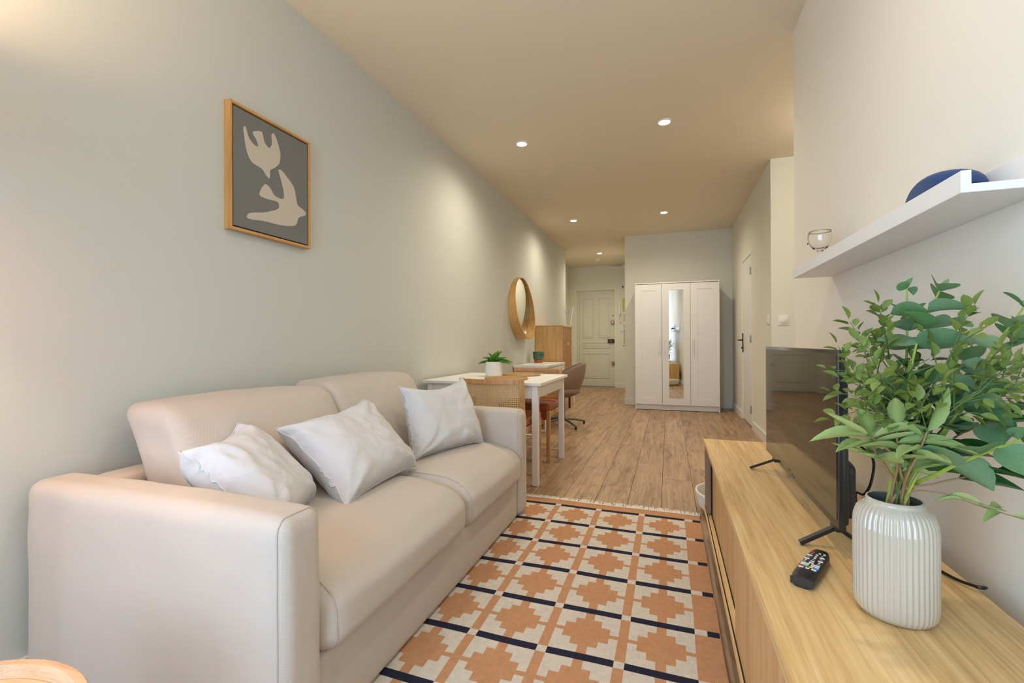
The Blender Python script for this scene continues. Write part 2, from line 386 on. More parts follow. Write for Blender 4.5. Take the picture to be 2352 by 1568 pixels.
# skirting boards
def skirt(name, poly, h=.095): struct(name, prism(poly, 0, h), 'trim')
t = .014
skirt('baseboard_left', [(xl(-1.2), -1.2), (xl(8.5), 8.5), (xl(8.5)+t, 8.5), (xl(-1.2)+t, -1.2)])
skirt('baseboard_right', [(XR-t, -1.2), (XR, -1.2), (XR, 2.926), (XR-t, 2.926)])
skirt('baseboard_right_far', [(XF-t, DY1+.04), (XF, DY1+.04), (XF, YB), (XF-t, YB)])
skirt('baseboard_right_middle', [(XF-t, 4.88), (XF, 4.88), (XF, DY0-.04), (XF-t, DY0-.04)])
skirt('baseboard_far', [(-.678, YB-t), (XF-t, YB-t), (XF-t, YB), (-.678, YB)])
skirt('baseboard_hall_corner', [(-.678-t, YB-t), (-.678, YB-t), (-.678, YD), (-.678-t, YD)])
skirt('baseboard_entrance', [(EX1+.01, YD-t), (-.7, YD-t), (-.7, YD), (EX1+.01, YD)])
skirt('baseboard_alcove', [(XF, 4.88-t), (2.05, 4.88-t), (2.05, 4.88), (XF, 4.88)])

# entrance door
d1 = struct('door_1', box(EX0+.045, EX1-.012, YD+.075, YD+.115, .012, 2.135, .003, 1), 'doorwhite')
tag(d1, 'old white panelled entrance door with three locks')
obj('door_frame', box(EX0, EX0+.045, YD+.06, YD+.14, 0, EZ), 'doorwhite', d1)
obj('door_frame', box(EX1-.012, EX1, YD+.06, YD+.14, 0, EZ), 'doorwhite', d1)
obj('door_frame', box(EX0+.045, EX1-.012, YD+.06, YD+.14, 2.14, EZ), 'doorwhite', d1)
obj('threshold', box(EX0, EX1, YD+.02, YD+.14, 0, .011), 'steel', d1)
def panel(u0, u1, z0, z1):
    X0, X1 = EX0+.045, EX1-.012; a, c = X0+(X1-X0)*u0, X0+(X1-X0)*u1; y = YD+.075
    b = box(a, c, y-.012, y+.004, z0, z0+.02, .004, 1); b = box(a, c, y-.012, y+.004, z1-.02, z1, .004, 1, b)
    b = box(a, a+.02, y-.012, y+.004, z0+.02, z1-.02, .004, 1, b); b = box(c-.02, c, y-.012, y+.004, z0+.02, z1-.02, .004, 1, b)
    p = obj('door_panel', b, 'doorwhite', d1); obj('panel_field', box(a+.035, c-.035, y-.007, y+.004, z0+.035, z1-.035, .003, 1), 'doorwhite', p)
panel(.10, .42, 1.12, 2.03); panel(.55, .87, 1.12, 2.03); panel(.10, .87, .88, 1.02); panel(.10, .87, .20, .77)
def lock(z, h, w_, m, knob=True):
    X = EX1-.012
    l = obj('lock', box(X-w_, X-.004, YD+.04, YD+.075, z-h/2, z+h/2, .006), m, d1)
    obj('strike', box(X-.004, X+.014, YD+.035, YD+.07, z-h*.35, z+h*.35, .003, 1), m, l)
    if knob: obj('lock_knob', cyl((X-w_*.5, YD+.03, z), .017, .024, 'y', 16), 'pot' if knob == 1 else 'brass', l, True)
lock(1.47, .09, .072, 'brass', 1); lock(1.045, .088, .145, 'darkbrass', 2); lock(.545, .09, .062, 'brass', 2)
obj('door_chain_hook', box(EX1-.06, EX1-.012, YD+.062, YD+.075, 1.62, 1.628), 'darkbrass', d1)

# flush door in the far right wall
d2 = struct('door_2', box(XF+.006, XF+.044, DY0+.022, DY1-.022, .012, DZ-.022, .002, 1), 'white')
tag(d2, 'plain white flush door with black lever handle in the right wall')
for a, c, e, g in ((DY0-.006, DY0+.02, 0, DZ+.008), (DY1-.02, DY1+.006, 0, DZ+.008), (DY0+.02, DY1-.02, DZ-.02, DZ+.008)):
    obj('door_frame', box(XF-.004, XF+.1, a, c, e, g, .002, 1), 'white', d2)
hp = obj('handle_plate', box(XF-.004, XF+.007, 6.635, 6.667, .88, 1.13, .002, 1), 'blackmetal', d2)
obj('lever_handle', tube(spline([(XF-.002, 6.652, 1.04), (XF-.05, 6.652, 1.04), (XF-.055, 6.60, 1.04), (XF-.055, 6.53, 1.04)]), .009), 'blackmetal', hp, True)
obj('key_knob', cyl((XF-.012, 6.652, .94), .008, .018, 'x', 12), 'blackmetal', hp)
for z in (.22, 1.05, 1.85): obj('hinge', cyl((XF-.014, DY0+.024, z), .008, .09, 'z', 10), 'steel', d2)

# ------------------------------------------------------------------ ceiling lights (plus an unseen near downlight and an alcove fill, added for brightness)
def downlight(x, y, label, energy=52):
    t_ = thing('recessed_downlight', label, 'ceiling light', (x, y, ZC), 0, 'recessed ceiling downlights')
    obj('trim_ring', lathe([(.041, -.001), (.050, -.001), (.051, -.006), (.043, -.009), (.041, -.004)], (x, y, ZC), 32, close=True), 'white', t_, True)
    obj('diffuser', cyl((x, y, ZC-.0035), .0415, .005, 'z', 32), 'lamp_glow', t_)
    light('downlight_lamp', 'SPOT', (x, y, ZC-.02), (0, 0, 0), energy, (1.0, .89, .71), spot_size=R(165), spot_blend=1.0, shadow_soft_size=.04)
    return t_
LX = (-1.20, -.025)
downlight(LX[0], 3.765, 'downlight in the ceiling nearest the picture wall, larger of the left pair')
downlight(LX[1], 3.768, 'nearest and largest downlight, in the middle of the ceiling')
downlight(-1.272, 6.391, 'small downlight in the ceiling above the desk and round mirror')
downlight(-.054, 6.397, 'small downlight in the ceiling in front of the white wardrobe')
downlight(-1.266, 8.91, 'farthest downlight, in the hall ceiling before the entrance door', 80)

downlight(LX[1], 1.15, 'unseen downlight added above the rug to brighten the sideboard side', 27)  # added out of view to brighten the right wall and bench
light('alcove_fill', 'POINT', (1.45, 3.9, 2.5), (0, 0, 0), 11, (1.0, .88, .70), shadow_soft_size=.08)  # unseen fill light, added to lift the alcove's back wall

# ------------------------------------------------------------------ sofa
SX0, SX1 = -1.775, -.812       # back / front
SY0, SY1 = .785, 2.628
sofa = thing('sofa', 'two-seat cream linen sofa with wide arms against the left wall', 'sofa', (-1.29, 1.7, 0))
obj('base', puff(SX0+.02, SX1-.018, SY0+.11, SY1-.11, .014, .235, .02, (.003, 0, 0), 18, .002), 'sofa', sofa, 'all')
from mathutils.bvhtree import BVHTree
def snap(pts, o, lift=.0004):
    bv = BVHTree.FromPolygons([v.co for v in o.data.vertices], [p.vertices for p in o.data.polygons]); w0 = wpos(o); out = []
    for p in pts:
        c, n_, i, d = bv.find_nearest(Vector(p)-w0); out.append(c+n_*lift+w0)
    return out
def arm(y0, y1, seed):
    a = obj('arm', puff(SX0, SX1, y0, y1, .014, .625, .038, (.006, .008, .006), 28, .005, seed, wf=5), 'sofa', sofa, 'all')
    x = SX1-.010
    pts = [(x, y0-.01, .03+.56*i/10) for i in range(11)]+[(x, y0-.003, .622), (x, y0+.02, .64)]+[(x, y0+.03+(y1-y0-.06)*i/4, .64) for i in range(5)]+[(x, y1-.02, .64), (x, y1+.003, .622)]+[(x, y1+.01, .59-.56*i/10) for i in range(11)]
    obj('seam', tube(snap(spline(pts, 3), a), .0021, n=6), 'seam', a, True)
arm(SY0, SY0+.135, 3); arm(SY1-.138, SY1, 9)
obj('back_frame', puff(SX0, SX0+.13, SY0+.12, SY1-.12, .2, .60, .03, (.004, 0, .004), 16, .003), 'sofa', sofa, 'all')
YM = 1.752
def seat_shape(p):
    # the front edge rolls over and drops below
    f = min(1, max(0, (p.x-(SX1-.26))/.26)); t_ = min(1, max(0, (p.z-.222)/.223)); t_ = t_*t_*(3-2*t_)
    p.z -= .050*f*f*t_
    return p
def seatc(y0, y1, seed):
    c = obj('seat_cushion', puff(-1.66, SX1+.016, y0, y1, .222, .445, .065, (.012, .004, .022), 30, .006, seed, seat_shape, 5), 'sofa', sofa, 'all')
    for yv in (y0+.016, y1-.016):
        pts = [(SX1-.30+.03*i, yv, .47) for i in range(9)]+[(SX1-.03, yv, .44), (SX1+.01, yv, .42), (SX1+.03, yv, .38), (SX1+.04, yv, .34), (SX1+.04, yv, .30), (SX1+.04, yv, .26), (SX1+.02, yv, .22)]
        obj('piping', tube(snap(spline(pts, 3), c), .0024, n=6), 'seam', c, True)
seatc(SY0+.132, YM, 1); seatc(YM+.002, SY1-.135, 5)
def lean(k_):
    def f(p): p.x -= k_*(p.z-.44); return p
    return f
def backc(y0, y1, ztop, seed, x0=-1.545, x1=-1.295):
    c = obj('back_cushion', puff(x0, x1, y0, y1, .435, ztop, .05, (.028, .004, .010), 30, .009, seed, lean(.54), 5), 'sofa', sofa, 'all')
backc(1.005, 1.742, .822, 11); backc(1.738, 2.475, .838, 17)

# throw pillows: inflated two-sheet cloth solved by position-based dynamics
def pillow_sheet(n, seed, steps=130, press=.9):
    rng = np.random.default_rng(seed)
    N = n+1; L = 1.0/n
    idx = np.arange(N*N).reshape(N, N)
    gx, gy = np.meshgrid(np.linspace(-.5, .5, N), np.linspace(-.5, .5, N), indexing='ij')
    bord = np.zeros((N, N), bool); bord[0] = bord[-1] = True; bord[:, 0] = bord[:, -1] = True
    bmap = idx.copy(); nb = (~bord).sum(); bmap[~bord] = N*N+np.arange(nb)
    P = np.zeros((N*N+nb, 3)); P[:N*N, 0] = gx.ravel(); P[:N*N, 1] = gy.ravel()
    h = .03*(1-(2*gx)**2)*(1-(2*gy)**2)
    P[:N*N, 2] = h.ravel(); P[bmap[~bord], 0] = gx[~bord]; P[bmap[~bord], 1] = gy[~bord]; P[bmap[~bord], 2] = -h[~bord]
    P += rng.normal(0, .0022, P.shape)
    bflat = np.zeros(len(P), bool); bflat[:N*N] = bord.ravel()
    E = []; W = []
    for m in (idx, bmap):
        for a, b, l, wt in ((m[:-1], m[1:], L, 1), (m[:, :-1], m[:, 1:], L, 1), (m[:-1, :-1], m[1:, 1:], L*2**.5, .35), (m[1:, :-1], m[:-1, 1:], L*2**.5, .35), (m[:-2], m[2:], 2*L, .12), (m[:, :-2], m[:, 2:], 2*L, .12)):
            e = np.stack([a.ravel(), b.ravel()], 1); E.append(e); ww = np.tile([[l, wt]], (len(e), 1)).astype(float)
            inner = ~(bflat[e[:, 0]] & bflat[e[:, 1]]); ww[inner, 0] *= 1.035; W.append(ww)
    E = np.concatenate(E); W = np.concatenate(W); a, b = E[:, 0], E[:, 1]
    cnt = np.bincount(a, W[:, 1], len(P))+np.bincount(b, W[:, 1], len(P))
    q = np.concatenate([np.stack([idx[:-1, :-1], idx[1:, :-1], idx[1:, 1:], idx[:-1, 1:]], -1).reshape(-1, 4), np.stack([bmap[:-1, :-1], bmap[:-1, 1:], bmap[1:, 1:], bmap[1:, :-1]], -1).reshape(-1, 4)])
    V = np.zeros_like(P)
    for s in range(steps):
        nrm = np.cross(P[q[:, 2]]-P[q[:, 0]], P[q[:, 3]]-P[q[:, 1]])
        Fp = np.zeros_like(P)
        for c in range(4):
            for d in range(3): Fp[:, d] += np.bincount(q[:, c], nrm[:, d], len(P))
        thick = max(1e-3, P[:, 2].max()-P[:, 2].min())
        pk = press*max(0, 1-thick/.24)
        V = V*.9+Fp*pk*2.2
        Q = P+V
        for it in range(6):
            d = Q[b]-Q[a]; ln = np.linalg.norm(d, axis=1); c = ((ln-W[:, 0])/np.maximum(ln, 1e-9)*.5*W[:, 1])[:, None]*d
            D = np.zeros_like(Q)
            for k in range(3): D[:, k] = np.bincount(a, c[:, k], len(P))-np.bincount(b, c[:, k], len(P))
            Q = Q+D/(cnt[:, None]*.55+1e-9)
        V = (Q-P)*.9; P = Q
    return P, q, idx
def pillow(name, label, quad, thick, seed, n=44, sag=0):
    P, q, idx = pillow_sheet(n, seed)
    cor = [P[idx[0, 0]], P[idx[-1, 0]], P[idx[-1, -1]], P[idx[0, -1]]]
    ext = np.mean([abs(c[:2]).mean() for c in cor])
    A, B, C_, D_ = [Vector(v) for v in quad]   # bottom-left, bottom-right, top-right, top-left
    nrm = ((B-A).cross(D_-A)+(C_-D_).cross(C_-B)).normalized()
    size = ((B-A).length+(D_-A).length)/2
    hmax = P[:, 2].max()
    vs_ = []
    for x, y, z in P:
        u = x/ext/2+.5; v = y/ext/2+.5
        p = (A*(1-u)+B*u)*(1-v)+(D_*(1-u)+C_*u)*v
        p = p+nrm*(z/hmax*thick/2)
        best = min(((u-a_)**2+(v-b_)**2, a_, b_) for a_ in (0, 1) for b_ in (0, 1)); dc = best[0]**.5
        th_ = math.atan2(abs(v-best[2]), abs(u-best[1])+1e-6); sgn = 1 if z >= 0 else -1; ph = seed*1.7+best[1]*2+best[2]*5
        ed = min(u, 1-u, v, 1-v); amp = max(0, min(1, ed/.05))
        wv = math.sin(th_*13+ph+2.5*noise.noise(Vector((u*4+seed, v*4, 1))))*max(0, 1-dc/.55)*min(1, dc/.08)*.0085
        wv += noise.noise(Vector((u*5+seed, v*2.2+u*3, 4.0)))*.011+noise.noise(Vector((u*11+v*4, v*9+seed, 7.0)))*.005
        p = p+nrm*(sgn*wv*amp)
        p.z -= sag*math.sin(PI*min(1, max(0, u)))*max(0, v)
        vs_.append(p)
    c0 = sum(vs_, Vector())/len(vs_); c0.z = min(v.z for v in vs_)
    bm = bmesh.new(); bv = [bm.verts.new(v) for v in vs_]
    for f in q: bm.faces.new([bv[i] for i in f])
    bmesh.ops.recalc_face_normals(bm, faces=bm.faces)
    t_ = thing(name, label, 'cushion', c0, 0, 'throw cushions on the sofa')
    cov = obj('cover', bm, 'pillow', t_, 'all')
    md = cov.modifiers.new('sub', 'SUBSURF'); md.levels = md.render_levels = 1
    ring = [idx[i, 0] for i in range(n+1)]+[idx[-1, j] for j in range(1, n+1)]+[idx[i, -1] for i in range(n-1, -1, -1)]+[idx[0, j] for j in range(n-1, 0, -1)]
    pts = [vs_[i] for i in ring]; pts.append(pts[0])
    obj('seam', tube(pts, .0028, n=5), 'pillow', cov, True)
pillow('throw_cushion', 'off-white cushion slumped in the corner beside the near sofa arm',
       [(-1.05, .99, .46), (-1.20, 1.31, .46), (-1.42, 1.19, .745), (-1.335, .925, .71)], .19, 3, sag=.02)
pillow('throw_cushion', 'off-white square cushion in the middle of the sofa, tilted back',
       [(-1.055, 1.30, .452), (-1.075, 1.80, .462), (-1.355, 1.79, .755), (-1.345, 1.275, .715)], .20, 7, sag=.012)
pillow('throw_cushion', 'off-white cushion standing upright against the far sofa arm',
       [(-1.155, 1.88, .452), (-1.0, 2.395, .452), (-1.155, 2.45, .815), (-1.30, 2.005, .80)], .19, 12, sag=.03)

# ------------------------------------------------------------------ rug
rug = thing('rug', 'flat-woven terracotta and white rug with stepped diamonds and navy stripes', 'rug', (-.4, 1.7, 0))
RX0, RX1, RY0, RY1 = -.93, .165, .45, 2.862
px_, py_ = .2497, .2622
def rug_color(x, y):
    if x < RX0+.004 or x > RX1-.004: return 0
    v = (2.766-y)/py_
    if y > 2.766+.0165: return 0
    row = y-(2.766-round((2.766-y)/py_)*py_)
    dark = abs(row) < .0160
    if x > .083: # right border
        if dark: return 2 if x > .121 else 1
        return 0
    sx = (x+.404)/px_; col_ = x-(-.404+round(sx)*px_)
    if abs(col_) < .0165:
        return 1 if dark else 0
    if dark: return 2
    cv = (2.766-y)/py_; dv = abs((cv-math.floor(cv))-.5)*py_
    cu = (x+.404)/px_; du = abs((cu-math.floor(cu))-.5)*px_
    if dv < .0095: return 0
    if dv < .041: return 0 if du < .078 else 1
    if dv < .076: return 0 if du < .046 else 1
    return 0 if du < .0165 else 1
def rugmat(name, col):
    k = NT(name); tc = k.new('ShaderNodeTexCoord')
    wv = k.new('ShaderNodeTexWave', wave_type='BANDS', bands_direction='Y', i_Scale=95.0, i_Distortion=2.0); k.link(tc.outputs['Object'], wv.inputs['Vector'])
    w2 = k.new('ShaderNodeTexWave', wave_type='BANDS', bands_direction='X', i_Scale=60.0, i_Distortion=1.0); k.link(tc.outputs['Object'], w2.inputs['Vector'])
    n = k.new('ShaderNodeTexNoise', i_Scale=60.0, i_Detail=4.0); k.link(tc.outputs['Object'], n.inputs['Vector'])
    ml = k.new('ShaderNodeMath', operation='MULTIPLY'); k.link(wv.outputs['Fac'], ml.inputs[0]); k.link(w2.outputs['Fac'], ml.inputs[1])
    p = k.bump(n.outputs['Fac'], .3, .003); k.bump(ml.outputs[0], .5, .0016, p)
    mx = k.new('ShaderNodeMix', data_type='RGBA', blend_type='MULTIPLY'); mx.inputs['Factor'].default_value = .28; mx.inputs[6].default_value = col
    rp = k.new('ShaderNodeValToRGB'); rp.color_ramp.elements[0].color = (.45, .45, .45, 1); rp.color_ramp.elements[0].position = .25; rp.color_ramp.elements[1].position = .7
    k.link(n.outputs['Fac'], rp.inputs[0]); k.link(rp.outputs[0], mx.inputs[7]); k.link(mx.outputs[2], k.b.inputs['Base Color'])
    k.b.inputs['Roughness'].default_value = .95; k.b.inputs['Specular IOR Level'].default_value = .1
    return k.m
M['rug0'] = rugmat('rug_terracotta', srgb(203, 150, 110)); M['rug1'] = rugmat('rug_white', srgb(222, 210, 194)); M['rug2'] = rugmat('rug_navy', srgb(46, 46, 62))
def breaks(lo, hi, cuts): return sorted(set([lo, hi]+[round(c, 5) for c in cuts if lo < c < hi]))
xc = []
for i in range(-6, 4):
    c0 = -.404+i*px_; xc += [c0-.0165, c0+.0165]
    m_ = c0+px_/2; xc += [m_+s*d for s in (-1, 1) for d in (.078, .046, .0165)]
xc = [c for c in xc if c < .083]+[.083, .121, .161]
yc = []
for i in range(-1, 12):
    r0 = 2.766-i*py_; yc += [r0-.0160, r0+.0160]; m_ = r0-py_/2; yc += [m_+s*d for s in (-1, 1) for d in (.0095, .041, .076)]
yc = [c for c in yc if c < 2.783]+[2.80, 2.83]
XB = breaks(RX0, RX1, xc); YBk = breaks(RY0, RY1, yc)
def rz_(x, y):
    e = max(0, 1-abs(y-2.86)/.2)
    return .0065+.0035*(noise.noise(Vector((x*2.2, y*2.0, 3.3)))+.5)+.006*e*max(0, noise.noise(Vector((x*4, y*2, 8.1))))
def ry_(x, y): return y-.012*(x-.1)*.6+.006*noise.noise(Vector((x*3, y*3.1, 1.7)))
bm = bmesh.new(); RV = [[bm.verts.new((x+.003*noise.noise(Vector((x*5, y*4, .3))), ry_(x, y), rz_(x, y))) for y in YBk] for x in XB]
for i in range(len(XB)-1):
    for j in range(len(YBk)-1):
        f = bm.faces.new((RV[i][j], RV[i+1][j], RV[i+1][j+1], RV[i][j+1])); f.material_index = rug_color((XB[i]+XB[i+1])/2, (YBk[j]+YBk[j+1])/2); f.smooth = True
g = bmesh.ops.extrude_face_region(bm, geom=bm.faces[:]); bmesh.ops.translate(bm, vec=(0, 0, -.005), verts=[v for v in g['geom'] if isinstance(v, bmesh.types.BMVert)])
bmesh.ops.recalc_face_normals(bm, faces=bm.faces)
o = obj('woven_field', bm, ['rug0', 'rug1', 'rug2'], rug)
random.seed(8); fb = bmesh.new(); x = RX0
while x < RX1:
    l = .045+random.random()*.022+(.03*max(0, noise.noise(Vector((x*9, 0, 2)))))
    ex = x+random.uniform(-.012, .012); y0 = ry_(x, RY1)-.004
    z1 = .004+.012*max(0, noise.noise(Vector((x*7, 5, 1))))
    fb = tube([(x, y0, rz_(x, RY1)-.002), ((x+ex)/2+random.uniform(-.005, .005), y0+l*.5, .006+z1), (ex, y0+l, .003+random.random()*.004)], .0036, .0026, 4, fb)
    x += .0040
M['fringe'] = plain('rug_fringe', srgb(228, 218, 204), .95)
fr = obj('fringe', fb, 'fringe', rug); fr['kind'] = 'stuff'

# ------------------------------------------------------------------ oak tv bench
UX0, UX1, UY0, UY1, UZ0, UZ1 = .172, .607, .52, 2.646, .127, .50
unit = thing('tv_bench', 'long low oak sideboard with sliding doors along the right wall', 'sideboard', ((UX0+UX1)/2, (UY0+UY1)/2, 0))
obj('top_panel', box(UX0, UX1, UY0, UY1, UZ1-.02, UZ1, .0012, 1), 'unit', unit)
obj('bottom_panel', box(UX0, UX1, UY0, UY1, UZ0, UZ0+.02, .0012, 1), 'unit', unit)
obj('end_panel', box(UX0+.03, UX1, UY1-.02, UY1, UZ0+.02, UZ1-.02, .001, 1), 'unit_v', unit)
obj('end_panel', box(UX0+.03, UX1, UY0, UY0+.02, UZ0+.02, UZ1-.02, .001, 1), 'unit_v', unit)
obj('back_panel', box(UX1-.01, UX1-.002, UY0+.02, UY1-.02, UZ0+.02, UZ1-.02), 'unit', unit)
fd = obj('sliding_door', box(UX0+.031, UX0+.046, 1.42, UY1-.022, UZ0+.023, UZ1-.022, .001, 1), 'unit_v', unit)
nd = obj('sliding_door', box(UX0+.010, UX0+.025, UY0+.002, 1.50, UZ0+.023, UZ1-.022, .001, 1), 'unit_v', unit)
obj('door_pull_strip', box(UX0+.006, UX0+.024, UY1-.16, UY1-.004, UZ0+.03, UZ1-.021, .001, 1), 'walnut', unit)
for xx in (UX0+.005, UX0+.026): obj('track_groove', box(xx, xx+.004, UY0+.01, UY1-.01, UZ0+.0195, UZ0+.0212), 'shadowgap', unit)
for yy in (UY1-.35, UY0+.35):
    for xx in (UX0+.10, UX1-.09): obj('leg', lathe([(.014, 0), (.022, UZ0)], (xx, yy, 0), 16), 'walnut', unit, True)

# television
TX = .382; TY0, TY1, TZ0, TZ1 = 1.285, 2.145, .566, .999
tv = thing('television', 'flat-screen black television on splayed feet on the oak sideboard', 'television', (TX, (TY0+TY1)/2, UZ1))
obj('bezel', box(TX, TX+.016, TY0, TY1, TZ0, TZ1, .002, 2), 'bezel', tv, True)
obj('screen', box(TX-.0012, TX+.004, TY0+.010, TY1-.010, TZ0+.020, TZ1-.010, .0004, 1), 'screen', tv)
bs = obj('rear_shell', box(TX+.012, TX+.026, TY0+.012, TY1-.012, TZ0+.008, TZ1-.075, .006, 2), 'tvbody', tv, True)
obj('rear_housing', puff(TX+.018, TX+.062, TY0+.06, TY1-.06, TZ0+.004, TZ0+.15, .02, (.004, 0, 0), 14, 0), 'tvbody', tv, 'all')
for z in (.70, .775): obj('mount_stud', cyl((TX+.030, TY0+.03, z), .008, .014, 'x', 12), 'tvbody', bs)
for yf, dy in ((1.342, 0), (2.03, .049)):
    c = Vector((TX+.012, yf, TZ0-.010))
    def bar(p, q):
        p, q = Vector(p), Vector(q); d = (q-p).normalized(); sd = d.cross(Vector((0, 0, 1))).normalized()*.008; up_ = sd.cross(d).normalized()*.0045
        b = bmesh.new(); L = [[b.verts.new(e+a*sd+c_*up_) for a, c_ in ((-1, -1), (1, -1), (1, 1), (-1, 1))] for e in (p, q)]
        for j in range(4): b.faces.new((L[0][j], L[0][(j+1) % 4], L[1][(j+1) % 4], L[1][j]))
        b.faces.new(L[0][::-1]); b.faces.new(L[1]); bmesh.ops.recalc_face_normals(b, faces=b.faces); return b
    obj('foot_bracket', box(TX+.004, TX+.020, yf-.02, yf+.02, TZ0-.018, TZ0+.004, .002, 1), 'black', tv)
    ft = obj('foot', bar(c, (.314, yf+dy, UZ1+.005)), 'black', tv)
    obj('foot', bar(c, (TX+.085, yf+dy, UZ1+.005)), 'black', tv)
obj('brand_plate', box(TX-.002, TX, (TY0+TY1)/2-.016, (TY0+TY1)/2+.016, TZ0+.007, TZ0+.013), 'greymetal', tv)
cab_pts = [at(1945, 1003, X=.47), at(1990, 1035, X=.50), at(2007, 1062, X=.51), at(2000, 1110, X=.50), at(1985, 1135, X=.49), at(1965, 1138, X=.48), (.46, 1.36, UZ1+.012)]
tag(obj('power_cable', tube(spline(cab_pts, 6), .0032, n=8), 'cord', None, True), 'thin black cable looping from behind the television', 'cable')
c2 = [(.628, 1.40, .40), (.622, 1.27, .48), (.617, 1.21, .509), (.600, 1.20, .512), (.58, 1.25, .505), (.56, 1.34, .505)]
tag(obj('cable_end', tube(spline(c2, 6), .0032, n=8), 'cord', None, True), 'short black cable behind the ribbed vase at the wall', 'cable')

# remote control
rc = thing('remote_control', 'black remote control with coloured buttons lying on the sideboard', 'remote', (.300, 1.183, UZ1), 0)
rc.rotation_euler = (0, 0, math.atan2(.153, .077)-PI/2)
def rshape(p): return p
RL, RW = .172, .046
def rbody(u, v):
    a = 2*PI*u; y = -RL/2+RL*v
    e = 1-abs(2*v-1)**6*.25
    wv = RW/2*e*(1-.10*(v-.3))
    cx, cz = math.cos(a), math.sin(a)
    return Vector((wv*math.copysign(abs(cx)**.55, cx), y, .0125+.0125*math.copysign(abs(cz)**.75, cz)*(1 if cz > 0 else 1)*(.92+.08*e)+(0 if cz > 0 else .004*abs(cx)*-1*0)))
b = grid(rbody, 32, 16)
bmesh.ops.remove_doubles(b, verts=b.verts, dist=1e-6); bmesh.ops.holes_fill(b, edges=b.edges, sides=0); bmesh.ops.recalc_face_normals(b, faces=b.faces)
obj('body', b, 'black', rc, True, local=True)
obj('battery_cover', box(-.021, .021, -RL/2-.0006, -RL/2+.002, .004, .020, .001, 1), 'bezel', rc, local=True)
rows = [(-.038, [('white', -.012, .010), ('white', 0, .008), ('white', .012, .010)]), (-.029, [('red', -.0145, .009), ('green', -.005, .009), ('yellow', .005, .009), ('blue', .0145, .009)]),
        (-.021, [('white', -.009, .016), ('white', .010, .016)]), (-.013, [('white', -.009, .016), ('white', .010, .016)]), (-.004, [('grey', -.014, .008), ('white', 0, .010), ('grey', .014, .008)]),
        (.006, [('white', -.013, .004), ('white', 0, .008), ('white', .013, .004)]), (.016, [('white', -.013, .010), ('grey', 0, .007), ('white', .013, .010)]),
        (.027, [('grey', -.012, .006), ('white', 0, .005), ('grey', .012, .006)]), (.037, [('white', -.012, .010), ('white', 0, .005), ('white', .012, .010)]),
        (.048, [('grey', -.010, .005), ('white', 0, .005), ('grey', .010, .005)]), (.06, [('red', -.011, .009), ('white', .003, .005), ('white', .012, .005)])]
for y, L_ in rows:
    for c, x, w_ in L_: obj('button', box(x-w_/2, x+w_/2, y-.0022, y+.0022, .0235, .0258+.0004, .0008, 1), BTN[c], rc, local=True)

# vase and bouquet
VX, VY, VH = .406, 1.062, .219
prof = [(.040, 0), (.050, 0), (.058, .004), (.0625, .014), (.064, .03), (.064, .165), (.0625, .182), (.058, .196), (.052, .205), (.047, .2095), (.0445, .213), (.0435, .219), (.0405, .219), (.0400, .212), (.042, .205), (.050, .19), (.055, .16), (.055, .03)]
vase = thing('ribbed_vase', 'glossy pale grey ribbed ceramic vase on the sideboard', 'vase', (VX, VY, UZ1))
obj('body', lathe(prof[:13], (VX, VY, UZ1), 264, 44, .0028, (.006, .204), close=False), 'vase', vase, 'all')
for o_ in vase.children:
    bmx = bmesh.new(); bmx.from_mesh(o_.data); big = [f for f in bmx.faces if len(f.verts) > 6 and f.calc_center_median().z > .1]; bmesh.ops.delete(bmx, geom=big, context='FACES_ONLY'); bmx.to_mesh(o_.data); bmx.free()
obj('inner_wall', lathe(prof[12:]+[(.0, .028)], (VX, VY, UZ1), 48, close=False), 'vase_in', vase, 'all')
for o_ in vase.children:
    if o_.name.startswith('inner'):
        bmx = bmesh.new(); bmx.from_mesh(o_.data); big = [f for f in bmx.faces if len(f.verts) > 6]; bmesh.ops.delete(bmx, geom=big, context='FACES_ONLY'); bmx.to_mesh(o_.data); bmx.free()

def leaf_mesh(name, mat, shape, nu=6, nv=4, cup=.1, droop=.15, serr=0):
    b = bmesh.new(); V = []
    for i in range(nu+1):
        s = i/nu; wv = shape(s); row = []
        for j in range(nv+1):
            t_ = j/nv*2-1; ww = wv*(1+serr*(.5 if (i % 2) else -.5)*(abs(t_) > .9))
            row.append(b.verts.new((t_*ww, s, cup*(t_*t_)*wv*2-droop*s*s)))
        V.append(row)
    for i in range(nu):
        for j in range(nv): b.faces.new((V[i][j], V[i+1][j], V[i+1][j+1], V[i][j+1]))
    bmesh.ops.remove_doubles(b, verts=b.verts, dist=1e-5)
    me = bpy.data.meshes.new(name); b.to_mesh(me); b.free(); me.materials.append(M[mat])
    me.polygons.foreach_set('use_smooth', [True]*len(me.polygons)); return me
sh_round = lambda s: .44*max(0, math.sin(PI*min(1, s**.85*.98+.02)))**.6
sh_small = lambda s: .26*max(0, math.sin(PI*min(1, s**.9)))**.9
sh_long = lambda s: .17*max(0, math.sin(PI*min(1, s**.8)))**.85
sh_dark = lambda s: .27*max(0, math.sin(PI*min(1, s**.75)))**.9
LM = {'round': [leaf_mesh('leaf_round', 'leaf_round', sh_round, 7, 4, .16, .12), leaf_mesh('leaf_round_flat', 'leaf_round', sh_round, 7, 4, .05, -.1), leaf_mesh('leaf_round_curl', 'leaf_round', sh_round, 7, 4, .34, .3)],
      'small': [leaf_mesh('leaf_small', 'leaf_small', sh_small, 5, 2, .3, .08)],
      'long': [leaf_mesh('leaf_long', 'leaf_long', sh_long, 10, 4, .5, .22, .12), leaf_mesh('leaf_long_flat', 'leaf_long', sh_long, 10, 4, .3, -.05, .12)],
      'dark': [leaf_mesh('leaf_dark', 'leaf_dark', sh_dark, 7, 4, .3, .15)]}
